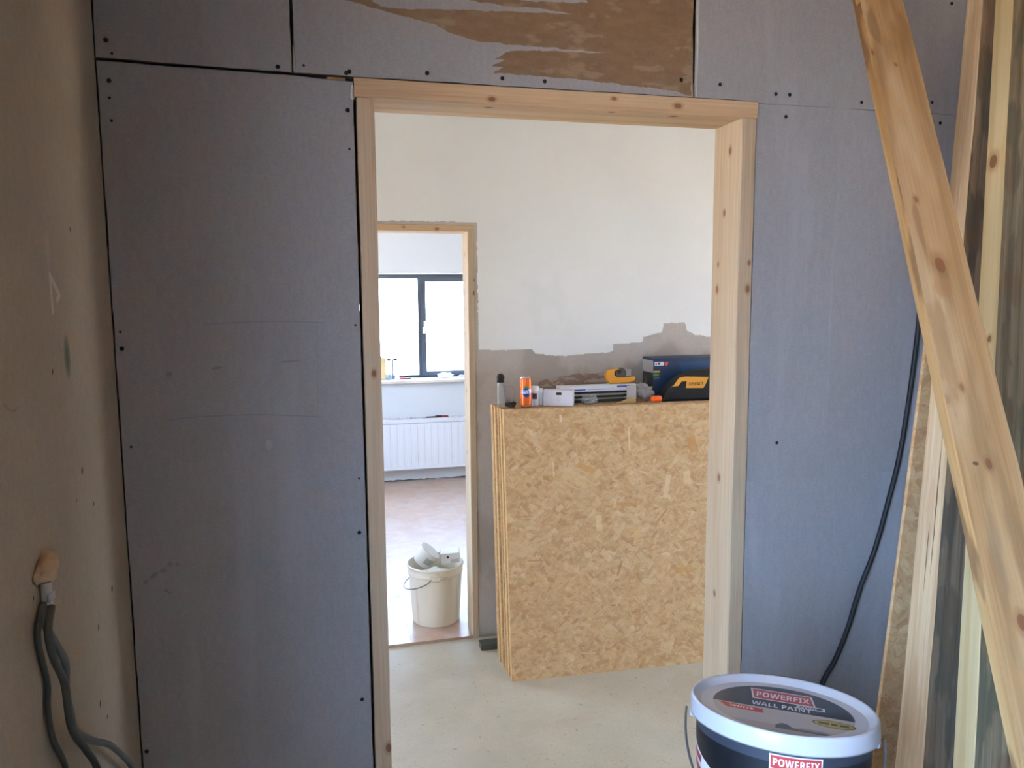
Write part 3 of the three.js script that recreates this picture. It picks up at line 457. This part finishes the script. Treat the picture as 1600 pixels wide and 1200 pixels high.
  single('orange_cap', 'small bright orange plastic cap lying on the board edge', 'cap', lathe([[0, -0.024], [0.012, -0.024], [0.0145, -0.018], [0.0145, 0.016], [0.012, 0.022], [0, 0.023]], 24).rotateZ(Math.PI / 2).translate(1.478, TOP + 0.0145, -1.595), M(0xf2651c, 0.45));
  // blue tool box
  const bb = thing('blue_box', 'dark blue cardboard tool box with coloured print', 'box', [1.515, TOP, -1.712]);
  const front = canvasTex(1024, 512, (g, w, h) => {
    g.fillStyle = '#17304f'; g.fillRect(0, 0, w, h); g.fillStyle = '#1d4268'; g.beginPath(); g.moveTo(330, 60); g.lineTo(w, 40); g.lineTo(w, 300); g.lineTo(420, 260); g.fill();
    g.fillStyle = '#d4d4d6'; g.fillRect(18, 48, 120, 46); g.fillStyle = '#3a3a3c'; g.fillRect(26, 62, 26, 20); g.fillStyle = '#222'; g.fillRect(62, 56, 28, 26);
    g.fillStyle = '#d8483a'; g.beginPath(); g.moveTo(150, 52); g.lineTo(196, 48); g.lineTo(190, 84); g.lineTo(172, 98); g.lineTo(152, 84); g.fill();
    g.fillStyle = '#c79a3a'; g.fillRect(6, 158, 84, 24); g.fillStyle = '#3f9a46'; g.fillRect(0, 200, 78, 28); g.fillStyle = '#6d7f8f'; g.fillRect(8, 246, 80, 8); g.fillRect(8, 262, 60, 7);
  });
  const side = canvasTex(256, 256, (g, w, h) => { g.fillStyle = '#2b2c30'; g.fillRect(0, 0, w, h); g.fillStyle = '#a8a4a0'; g.fillRect(0, 14, w, 78); g.fillStyle = '#4b4644'; g.fillRect(30, 120, 90, 90); g.fillStyle = '#77706c'; g.fillRect(60, 150, 24, 50); g.fillStyle = '#13243c'; g.fillRect(0, 0, w, 14); });
  const bg = new THREE.BoxGeometry(0.40, 0.188, 0.12).translate(0.20, 0.094, -0.06);
  part('carton', bg, [M(0x17304f, 0.5), M(0xffffff, 0.5, { map: side }), M(0x8f9490, 0.5), M(0x17304f, 0.5), M(0xffffff, 0.4, { map: front }), M(0x17304f, 0.5)], bb);
  part('lid_flap', bx(-0.001, 0.401, 0.186, 0.190, -0.121, 0.001), M(0x1b3350, 0.5), bb);
  // black tool bag with yellow patch
  const tb = thing('tool_bag', 'black tool bag with a yellow name patch', 'bag', [1.52, TOP - 0.005, -1.60]); tb.rotation.y = -0.06;
  part('bag_body', extrude([[0, 0], [0.40, 0], [0.41, 0.05], [0.37, 0.12], [0.30, 0.145], [0.17, 0.142], [0.115, 0.128], [0.06, 0.095], [0.022, 0.06], [0.004, 0.02]], 0.095, 0.016).translate(0, 0, -0.095), M(0x1b1b1c, 0.85), tb);
  const patch = part('name_patch', extrude([[0.034, 0.072], [0.045, 0.078], [0.072, 0.113], [0.100, 0.117], [0.215, 0.112], [0.20, 0.078], [0.19, 0.062], [0.105, 0.064], [0.108, 0.095], [0.083, 0.095], [0.066, 0.074]], 0.004, 0.001).translate(0, 0, -0.0005), M(0xd8962a, 0.5), tb, 'yellow patch with black lettering');
  const dt = canvasTex(512, 128, (g, w, h) => { g.fillStyle = '#d8962a'; g.fillRect(0, 0, w, h); g.fillStyle = '#15130f'; g.font = 'bold 120px sans-serif'; g.textAlign = 'center'; g.textBaseline = 'middle'; g.fillText('DEWALT', w / 2, h / 2 + 6, w * 0.96); });
  part('lettering', new THREE.BoxGeometry(0.078, 0.022, 0.0006).translate(0.153, 0.083, 0.0037), M(0xffffff, 0.5, { map: dt }), patch);
}

// ---------------------------------------------------------------- white bucket and its rubbish
{
  const bk = thing('white_bucket', 'used white plastic bucket full of rubbish in the far doorway', 'bucket', [0.528, 0.013, -2.135]);
  T.bucket = tex(512, 256, 1, 1, (u, v) => { const n = (fbm(u * 10, v * 7, 141) - 0.5) * 16; let c = [238 + n, 230 + n, 210 + n]; return mix3(c, [190, 164, 138], 0.4 * smooth(0.58, 0.78, fbm(u * 14 + 2, v * 9, 144))); });
  const mb = M(0xffffff, 0.45, { map: T.bucket });
  part('bucket_body', lathe([[0, 0.004], [0.112, 0.004], [0.116, 0], [0.119, 0.003], [0.134, 0.25], [0.138, 0.25], [0.139, 0.262], [0.1365, 0.264], [0.137, 0.285], [0.143, 0.288], [0.144, 0.297], [0.141, 0.3005], [0.1375, 0.299], [0.1325, 0.26], [0.116, 0.012], [0, 0.010]], 64), mb, bk);
  const ear = (a) => part('handle_ear', rbox(0.05, 0.022, 0.008, 0.003).translate(0, 0.256, 0.141).rotateY(a), mb, bk); ear(-0.15); ear(2.99);
  const pts = []; for (let k = 0; k <= 24; k++) { const t = k / 24, a = -0.15 - 0.13 - t * (Math.PI - 0.26), r = 0.146 + 0.014 * Math.sin(t * Math.PI); pts.push([Math.sin(a) * r, 0.256 - 0.075 * Math.pow(Math.sin(t * Math.PI), 0.7), Math.cos(a) * r]); }
  part('wire_handle', tube(pts, 0.0022, 90, 6), M(0x4a4640, 0.4, { metalness: 0.7 }), bk, 'dark wire handle');
  const pl = thing('plastic_tub', 'crumpled white food tub with grey-green print in the bucket', 'tub', [0.478, 0.342, -2.135]); pl.rotation.set(0.5, 0.35, -0.75); pl.scale.setScalar(0.9);
  part('tub_body', lathe([[0, -0.045], [0.045, -0.045], [0.05, -0.04], [0.060, 0.04], [0.064, 0.042], [0.064, 0.048], [0.055, 0.046], [0, 0.044]], 40), M(0xe8e8e2, 0.4), pl);
  part('tub_print', new THREE.CylinderGeometry(0.0588, 0.0538, 0.038, 24, 1, true, -0.7, 1.4), M(0xaab2a8, 0.5), pl, 'grey-green print');
  const wc = thing('white_carton', 'white waste carton with a dark hole sticking out of the bucket', 'carton', [0.604, 0.338, -2.128]); wc.rotation.set(0.1, -0.15, 0.1);
  part('carton', rbox(0.098, 0.055, 0.07, 0.004), M(0xe4e1db, 0.6), wc); part('dark_hole', new THREE.CylinderGeometry(0.006, 0.006, 0.002, 16).rotateX(Math.PI / 2).translate(-0.012, 0.008, 0.035), M(0x3a2422, 0.8), wc); part('printed_label', bx(0.0, 0.042, -0.024, -0.004, 0.0345, 0.036), M(0xb9b5ae, 0.6), wc);
  single('crumpled_wrap', 'cream crumpled wrapping between the tub and carton', 'wrapping', lumpy(0.5, 0.20, 0.07, 0.18, 0.4, 3.2, 21, 5).translate(0.528, 0.235, -2.135), M(0xe6dfc8, 0.55));
  single('brown_scrap', 'small brown scrap on top of the waste carton', 'scrap', lumpy(0.5, 0.022, 0.016, 0.018, 0.6, 3, 33, 3).translate(0.612, 0.356, -2.14), M(0x6b4a38, 0.8));
}

// ---------------------------------------------------------------- far room: radiator and things on the window board
{
  const rd = thing('radiator', 'white panel radiator under the far window', 'radiator', [0, 0, 0]);
  const white = M(0xeeeeee, 0.35);
  const pts = [], n = 26, x0 = 0.10, x1 = 1.70; // pressed ribs on the front panel
  const prof = []; prof.push([x0, 0]); for (let k = 0; k < n; k++) { const a = x0 + 0.02 + (x1 - x0 - 0.04) * k / n, w = (x1 - x0 - 0.04) / n; prof.push([a, 0.012], [a + w * 0.35, 0.012], [a + w * 0.45, 0.0105], [a + w * 0.85, 0.0105], [a + w * 0.95, 0.012]); } prof.push([x1, 0.012], [x1, 0]);
  part('front_panel', extrude(prof.map(([a, b]) => [a, -b]), 0.38).rotateX(-Math.PI / 2).translate(0, 0.16, -5.045), white, rd);
  for (const y of [0.135, 0.545]) part('panel_rail', bx(x0, x1, y, y + 0.027, -5.046, -5.031), white, rd);
  part('back_panel', bx(x0, x1, 0.135, 0.572, -5.112, -5.10), white, rd);
  for (const x of [x0 - 0.004, x1]) part('side_cover', bx(x, x + 0.004, 0.15, 0.578, -5.112, -5.032), white, rd);
  const bars = []; for (let k = 0; k < 40; k++) bars.push(bx(x0 + 0.01 + k * 0.04, x0 + 0.035 + k * 0.04, 0.574, 0.582, -5.108, -5.036)); bars.push(bx(x0, x1, 0.572, 0.582, -5.038, -5.031), bx(x0, x1, 0.572, 0.582, -5.112, -5.105));
  part('top_grille', merge(bars), white, rd); for (const x of [0.4, 1.4]) part('wall_bracket', bx(x, x + 0.03, 0.2, 0.5, -5.13, -5.11), white, rd);
  const kn = thing('utility_knife', 'red and black utility knife on the radiator', 'knife', [0.985, 0.582, -5.06]);
  part('knife_handle', rbox(0.12, 0.014, 0.024, 0.005).translate(0.035, 0.008, 0), M(0xa03028, 0.5), kn); part('grip', rbox(0.05, 0.016, 0.026, 0.005).translate(0.01, 0.009, 0), M(0x2a2624, 0.6), kn); part('blade_end', rbox(0.075, 0.010, 0.018, 0.003).translate(-0.062, 0.006, 0), M(0x3a3636, 0.4, { metalness: 0.5 }), kn);
  const S = 0.915;
  const yb = thing('paper_bag', 'yellowish paper bag at the left end of the window board', 'bag', [0.525, S, -5.22]);
  part('bag_body', extrude([[-0.04, 0], [0.03, 0], [0.034, 0.13], [0.024, 0.20], [-0.03, 0.212], [-0.045, 0.15]], 0.06, 0.006).translate(0, 0, -0.03), M(0xdcc188, 0.7), yb); part('bag_fold', bx(-0.032, 0.024, 0.185, 0.20, 0.028, 0.034), M(0xe6d4a8, 0.7), yb);
  const tin = thing('grey_tin', 'small grey tin on the window board', 'tin', [0.578, S, -5.20]);
  part('tin_body', lathe([[0, 0], [0.027, 0], [0.027, 0.048], [0, 0.048]], 24), M(0x9aa0a0, 0.4), tin); part('tin_rim', new THREE.TorusGeometry(0.027, 0.002, 8, 28).rotateX(Math.PI / 2).translate(0, 0.048, 0), M(0xb8bcbc, 0.3, { metalness: 0.6 }), tin);
  const tap = thing('mixer_tap', 'thin stand with two dark knobs before the window', 'tap', [0.618, S, -5.23]);
  part('stem', lathe([[0, 0], [0.018, 0], [0.018, 0.008], [0.009, 0.014], [0.008, 0.172]], 16), M(0x8e9294, 0.4), tap); part('cross_bar', new THREE.CylinderGeometry(0.004, 0.004, 0.056, 10).rotateZ(Math.PI / 2).translate(-0.006, 0.172, 0), M(0x8e9294, 0.4), tap);
  for (const x of [-0.034, 0.022]) part('knob', new THREE.SphereGeometry(0.017, 16, 12).scale(1.2, 0.75, 1).translate(x, 0.174, 0), M(0x3a3a3c, 0.4), tap);
  const wbt = thing('white_bottle', 'little white bottle beside the thin stand', 'bottle', [0.655, S, -5.21]);
  part('bottle_body', lathe([[0, 0], [0.018, 0], [0.019, 0.03], [0.01, 0.042], [0.008, 0.05]], 20), M(0xf0efec, 0.4), wbt); part('nozzle', lathe([[0.009, 0.048], [0.008, 0.058], [0.003, 0.075], [0, 0.076]], 16), M(0xe2e0dc, 0.4), wbt);
  const rp = thing('red_pliers', 'red handled tool lying on the window board', 'tool', [0.715, S, -5.19]);
  part('handle', rbox(0.06, 0.018, 0.022, 0.007).translate(-0.01, 0.009, 0), M(0xb84048, 0.5), rp); part('jaw', rbox(0.045, 0.012, 0.016, 0.004).translate(0.036, 0.006, 0), M(0x55565a, 0.4, { metalness: 0.6 }), rp);
  single('white_cloth', 'crumpled white cloth below the opening sash', 'cloth', lumpy(0.5, 0.13, 0.055, 0.08, 0.4, 2.6, 51, 4).translate(1.09, S + 0.022, -5.22), M(0xf2f2f2, 0.8));
  single('paper_scrap', 'small crumpled paper at the right of the window board', 'paper', lumpy(0.5, 0.06, 0.022, 0.04, 0.5, 3, 57, 3).translate(1.235, S + 0.009, -5.22), M(0xd8dade, 0.8));
}

// ---------------------------------------------------------------- timbers leaning at the right
{
  const mDiag = woodMat(T.diag, 0.75), mPale = woodMat(T.pale, 0.85, 0.001), mCream = woodMat(T.cream, 0.8), mSA = woodMat(T.stainA, 0.85, 0.001), mSB = woodMat(T.stainB, 0.85, 0.001), mTan = woodMat(T.tan, 0.8);
  // each timber is given by its front left arris at two heights; extended to the floor and to its upper end
  const arris = (name, label, a, b, yTop, w, d, mats, o = {}) => {
    const A = V(...a), B = V(...b), dir = B.clone().sub(A).normalize();
    const lo = A.clone().addScaledVector(dir, (0.0 - A.y) / dir.y), hi = A.clone().addScaledVector(dir, (yTop - A.y) / dir.y);
    const r = V(1, 0, 0).addScaledVector(dir, -dir.x).normalize(), f = r.clone().cross(dir);
    const wl = Array.isArray(w) ? w : [w, w], dl = Array.isArray(d) ? d : [d, d];
    lo.addScaledVector(r, wl[0] / 2).addScaledVector(f, -dl[0] / 2); hi.addScaledVector(r, wl[1] / 2).addScaledVector(f, -dl[1] / 2);
    lo.y += 0.006 + Math.abs(f.y) * dl[0] / 2 + Math.abs(r.y) * wl[0] / 2;
    const t = thing(name, label, 'timber', [lo.x, 0, lo.z], 'timbers leaning at the right');
    lo.sub(t.position); hi.sub(t.position);
    part('timber', beam(lo, hi, w, d, { segs: 40, wob: 0.0012, ...o }), mats, t);
    return { t, lo, dir, r, f };
  };
  arris('timber_post', 'tall leaning timber with pale left side and stained front, behind the cream one', [1.158, 0.688, 0.40], [1.526, 2.325, 0.06], 2.365, 0.10, [0.085, 0.048], [mSA, mTan, mTan, mPale, mPale], { seed: 21 });
  arris('timber_post', 'leaning timber with smooth cream left side and green-grey front', [1.18, 0.748, 0.50], [1.545, 2.303, 0.125], 2.36, 0.085, 0.050, [mSB, mTan, mTan, mCream, mCream], { seed: 22, wob: 0.0006 });
  const c = arris('timber_post', 'tan post with white plastic insulators at the right edge of the photo', [1.352, 0.668, 0.42], [1.541, 1.585, 0.20], 2.10, 0.09, 0.06, [mTan, mTan, mTan, mTan, mTan], { seed: 23 });
  for (const y of [1.68, 1.33, 0.79]) {
    const m = part('insulator', merge([lathe([[0, 0.0], [0.013, 0.0], [0.013, 0.006], [0.0085, 0.009], [0.0085, 0.02], [0.011, 0.022], [0.011, 0.027], [0, 0.028]], 20).rotateX(Math.PI / 2)]), M(0xe6e8ec, 0.4), c.t, 'white plastic insulator');
    const k = (y - c.lo.y) / c.dir.y; m.position.copy(c.lo).addScaledVector(c.dir, k).addScaledVector(c.f, 0.030).addScaledVector(c.r, -0.025);
  }
  // long plank leaning across in front
  const dg = arris('leaning_plank', 'long wide plank leaning diagonally in front of the posts', [0.9179, 1.4167, 0.6777], [1.0827, 2.2379, 0.2046], 2.43, 0.107, 0.020, [mDiag, mTan, mTan, mTan, mTan], { seed: 24, wob: 0.001 });
  // narrow strand board offcut behind the pale timber
  const strip = arris('strand_board_strip', 'narrow strand board offcut behind the pale timber', [1.1475, 0.600, 0.27], [1.345, 1.440, 0.135], 1.75, 0.17, 0.009, [MosbFace, MosbEdge, MosbFace, MosbFace, MosbEdge], { wob: 0.0004 });
  strip.t.userData.category = 'board';
}

// ---------------------------------------------------------------- cables
const Mcable = M(0x3e3f39, 0.5), Mcable2 = M(0x565b5a, 0.45), Mblack = M(0x1d1f22, 0.6);
single('wall_cable', 'dark cable running down the plasterboard beside the timbers', 'cable', tube([[1.47,1.80,0.008],[1.455,1.652,0.0065],[1.446,1.613,0.0065],[1.443,1.549,0.0065],[1.424,1.358,0.0075],[1.404,1.228,0.0085],[1.381,1.131,0.009],[1.346,1.001,0.009],[1.308,0.904,0.009],[1.276,0.797,0.0085],[1.242,0.716,0.008],[1.216,0.673,0.0075],[1.14,0.45,0.0065],[1.05,0.2,0.0065],[1.0,0.02,0.012]], 0.006, 140, 8), Mblack);
single('foam_lump', 'tan lump of foam filling the cable hole in the left wall', 'filler', lumpy(0.5, 0.030, 0.044, 0.078, 0.55, 2.2, 61, 5).translate(-0.381, 1.277, 0.460), M(0xb49a78, 0.9));
{
  const cd = thing('conduit_stub', 'short grey conduit stub below the foam lump', 'conduit', [-0.383, 1.23, 0.475]);
  part('conduit', new THREE.CylinderGeometry(0.007, 0.007, 0.05, 16, 1, false).translate(0.006, 0.008, 0), M(0xb0aca4, 0.5), cd); part('clip', rbox(0.005, 0.012, 0.022, 0.002).translate(0.011, 0.012, 0), M(0xb8b8b4, 0.35, { metalness: 0.5 }), cd);
}
single('hanging_cable', 'thick grey cable from the foam lump swinging right across the left wall corner', 'cable', tube([[-0.374,1.238,0.500],[-0.366,1.222,0.523],[-0.363,1.184,0.500],[-0.363,1.139,0.467],[-0.363,1.102,0.473],[-0.363,1.063,0.462],[-0.365,1.027,0.444],[-0.365,0.969,0.373],[-0.365,0.908,0.283],[-0.365,0.843,0.209],[-0.365,0.788,0.156],[-0.37,0.68,0.09],[-0.372,0.5,0.06],[-0.372,0.02,0.05]], 0.0052, 140, 8), Mcable2, [0, 0, 0], 'cables on the left wall');
single('hanging_cable', 'middle dark cable hanging from the foam lump, bending right', 'cable', tube([[-0.358,1.243,0.520],[-0.351,1.226,0.560],[-0.350,1.188,0.552],[-0.350,1.134,0.518],[-0.350,1.096,0.512],[-0.350,1.066,0.506],[-0.351,0.999,0.450],[-0.353,0.933,0.395],[-0.36,0.7,0.30],[-0.362,0.35,0.27],[-0.362,0.02,0.27]], 0.0052, 120, 8), Mcable, [0, 0, 0], 'cables on the left wall');
single('hanging_cable', 'leftmost thin dark cable hanging nearly straight below the foam lump', 'cable', tube([[-0.3795,1.236,0.482],[-0.3798,1.205,0.512],[-0.3798,1.164,0.503],[-0.3798,1.121,0.490],[-0.3798,1.094,0.497],[-0.379,1.042,0.489],[-0.377,0.982,0.457],[-0.37,0.8,0.42],[-0.372,0.4,0.40],[-0.372,0.02,0.40]], 0.0042, 120, 8), Mcable, [0, 0, 0], 'cables on the left wall');

// ---------------------------------------------------------------- paint bucket on a trestle box
{
  const tanWood = woodMat(T.tan);
  // the bench top slopes down towards the wall and the bucket leans with it
  const ry = 0.285, cx = 0.7025, by = 0.689, cz = 0.5876, tilt = -0.1772, face = Math.atan2(-0.725, 1.078);
  const bench = thing('work_bench', 'rough sloping timber bench carrying the paint bucket', 'bench', [cx, 0, cz]); bench.rotation.y = face;
  for (let k = 0; k < 3; k++) part('top_plank', beam(V(-0.21, -0.0155, -0.13 + k * 0.13), V(0.21, -0.0155, -0.13 + k * 0.13), 0.125, 0.03, { segs: 6, seed: 30 + k, wob: 0.0004, right: V(0, 0, 1) }).rotateX(tilt).translate(0, by, 0), all(tanWood), bench);
  for (const sx of [-1, 1]) for (const sz of [-1, 1]) { const h = by + sz * 0.15 * 0.179 - 0.036; part('leg', beam(V(sx * 0.175, 0, sz * 0.15), V(sx * 0.175, h, sz * 0.15), 0.045, 0.045, { segs: 6, seed: 34 + sx + sz }), all(tanWood), bench); }
  for (const sx of [-1, 1]) part('rail', beam(V(sx * 0.175, 0.3, -0.127), V(sx * 0.175, 0.3, 0.127), 0.03, 0.07, { segs: 4, seed: 40 }), all(tanWood), bench);
  const pb = thing('paint_bucket', 'large white-lidded paint bucket with black and red label', 'bucket', [cx, by, cz]);
  pb.rotation.order = 'YXZ'; pb.rotation.y = face; pb.rotation.x = tilt;
  const wrap = canvasTex(2048, 512, (g, w, h) => { // around the tub, front at the middle
    g.fillStyle = '#e6e8ea'; g.fillRect(0, 0, w, h); g.fillStyle = '#3a3f49'; g.fillRect(0, 0, w, 58);
    g.fillStyle = '#14161b'; g.beginPath(); g.moveTo(0, 54); g.lineTo(w, 54); g.lineTo(w, 110); g.quadraticCurveTo(w / 2 + 420, 250, w / 2 + 120, 240); g.quadraticCurveTo(w / 2 - 200, 170, w / 2 - 500, 96); g.lineTo(0, 80); g.fill();
    for (let k = 0; k < 8; k++) for (const x of [-540, -330]) { g.fillStyle = '#b83c38'; g.save(); g.translate(w / 2 + x, (x < -400 ? 112 : 168) + k * 40); g.rotate(0.14); g.fillRect(0, 0, 180, 22); g.restore(); }
    g.save(); g.translate(w / 2 + 52, 57); g.scale(0.58, 0.46); g.fillStyle = '#f0f0f0'; g.fillRect(-158, -62, 316, 100); g.fillStyle = '#c43c3a'; g.fillRect(-149, -53, 298, 82); g.fillStyle = '#fff'; g.font = 'bold 64px sans-serif'; g.textAlign = 'center'; g.textBaseline = 'middle'; g.fillText('POWERFIX', 0, -10, 280); g.fillStyle = '#eef0f4'; g.fillRect(60, 34, 124, 42); g.fillStyle = '#20242c'; g.font = 'italic bold 34px sans-serif'; g.fillText('Profi', 104, 56); g.beginPath(); g.arc(164, 56, 12, 0, 7); g.fill(); g.fillStyle = '#fff'; g.fillRect(156, 54, 16, 4); g.fillRect(162, 48, 4, 16);
    g.fillStyle = '#f4f4f4'; g.font = 'bold 52px sans-serif'; g.textAlign = 'left'; g.fillText('WALL PAINT', -150, 110, 300); g.restore();
  });
  wrap.wrapS = THREE.RepeatWrapping;
  const white = MP(0xc9ccd0, 0.28);
  part('tub_base', lathe([[0, 0], [0.126, 0], [0.129, 0.004]], 72), white, pb);
  part('tub_body', latheV([[0.129, 0.004], [0.140, ry - 0.02]], 72).rotateY(Math.PI), M(0xffffff, 0.5, { map: wrap }), pb);
  part('lid_rim', lathe([[0.1405, ry - 0.027], [0.1490, ry - 0.029], [0.1500, ry - 0.025], [0.1488, ry - 0.004], [0.1465, ry], [0.1435, ry - 0.0005], [0.1415, ry - 0.003], [0.1335, ry - 0.011], [0.131, ry - 0.012]], 96), white, pb);
  const lid = canvasTex(1024, 1024, (g, w, h) => {
    g.fillStyle = '#c6c9cd'; g.fillRect(0, 0, w, h); g.translate(512, 512); g.scale(0.92, 0.92);
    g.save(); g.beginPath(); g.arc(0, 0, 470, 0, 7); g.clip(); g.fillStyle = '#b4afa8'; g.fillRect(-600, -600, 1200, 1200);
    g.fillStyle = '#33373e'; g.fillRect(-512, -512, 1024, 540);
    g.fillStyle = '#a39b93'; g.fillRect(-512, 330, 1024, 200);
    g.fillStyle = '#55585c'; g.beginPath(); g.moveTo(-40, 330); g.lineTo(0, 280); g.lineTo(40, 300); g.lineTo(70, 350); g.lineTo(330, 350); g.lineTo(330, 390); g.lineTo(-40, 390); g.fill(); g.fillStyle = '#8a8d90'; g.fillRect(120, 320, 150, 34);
    g.fillStyle = '#c23a34'; g.beginPath(); g.moveTo(-430, 40); g.lineTo(-130, 66); g.lineTo(-120, 150); g.lineTo(-370, 130); g.fill(); g.fillStyle = '#f2e6e0'; g.font = 'bold 52px sans-serif'; g.textAlign = 'center'; g.textBaseline = 'middle'; g.save(); g.rotate(0.07); g.fillText('WHITE', -260, 112); g.restore();
    g.restore();
    g.save(); g.fillStyle = '#dcdcdc'; g.beginPath(); g.moveTo(-226, -372); g.lineTo(204, -372); g.lineTo(226, -140); g.lineTo(-204, -140); g.fill(); g.fillStyle = '#b8403c'; g.beginPath(); g.moveTo(-212, -354); g.lineTo(192, -354); g.lineTo(212, -158); g.lineTo(-192, -158); g.fill(); g.fillStyle = '#e4e4e4'; g.font = 'bold 150px sans-serif'; g.textAlign = 'center'; g.textBaseline = 'middle'; g.fillText('POWERFIX', 0, -250, 372);
    g.fillStyle = '#c8cace'; g.fillRect(96, -148, 190, 76); g.fillStyle = '#24262c'; g.font = 'italic bold 60px sans-serif'; g.fillText('Profi', 165, -108, 110); g.beginPath(); g.arc(248, -110, 22, 0, 7); g.fill();
    g.fillStyle = '#dcdcdc'; g.font = 'bold 110px sans-serif'; g.fillText('WALL PAINT', -6, -42, 400); g.restore();
    g.fillStyle = '#a99c50'; g.beginPath(); g.ellipse(330, 150, 132, 66, 0, 0, 7); g.fill(); g.strokeStyle = '#3c3a2c'; g.lineWidth = 9; g.stroke(); g.fillStyle = '#5e5428'; for (const [x, w2] of [[232, 66], [312, 40], [364, 60]]) g.fillRect(x, 128, w2, 42); // blurred print in the oval
  });
  const disc = new THREE.CircleGeometry(0.1325, 72).rotateX(-Math.PI / 2).translate(0, ry - 0.0115, 0);
  part('lid_panel', disc, MP(0xffffff, 0.3, { map: lid }), pb, 'printed lid panel');
  for (const s of [-1, 1]) part('handle_ear', rbox(0.012, 0.016, 0.024, 0.004).translate(s * 0.144, ry - 0.038, 0), white, pb);
  const pts = []; for (let k = 0; k <= 36; k++) { const a = Math.PI * k / 36, px = -Math.cos(a) * 0.1565, q = Math.sin(a); pts.push([px, ry - 0.034 - 0.13 * q, 0.158 * q]); }
  part('wire_handle', tube(pts, 0.0021, 120, 8), M(0x9a9c9c, 0.35, { metalness: 0.8 }), pb, 'thin wire handle');
}

scene.traverse((o) => { if (o.isMesh) o.castShadow = o.receiveShadow = true; });
renderer.render(scene, camera);
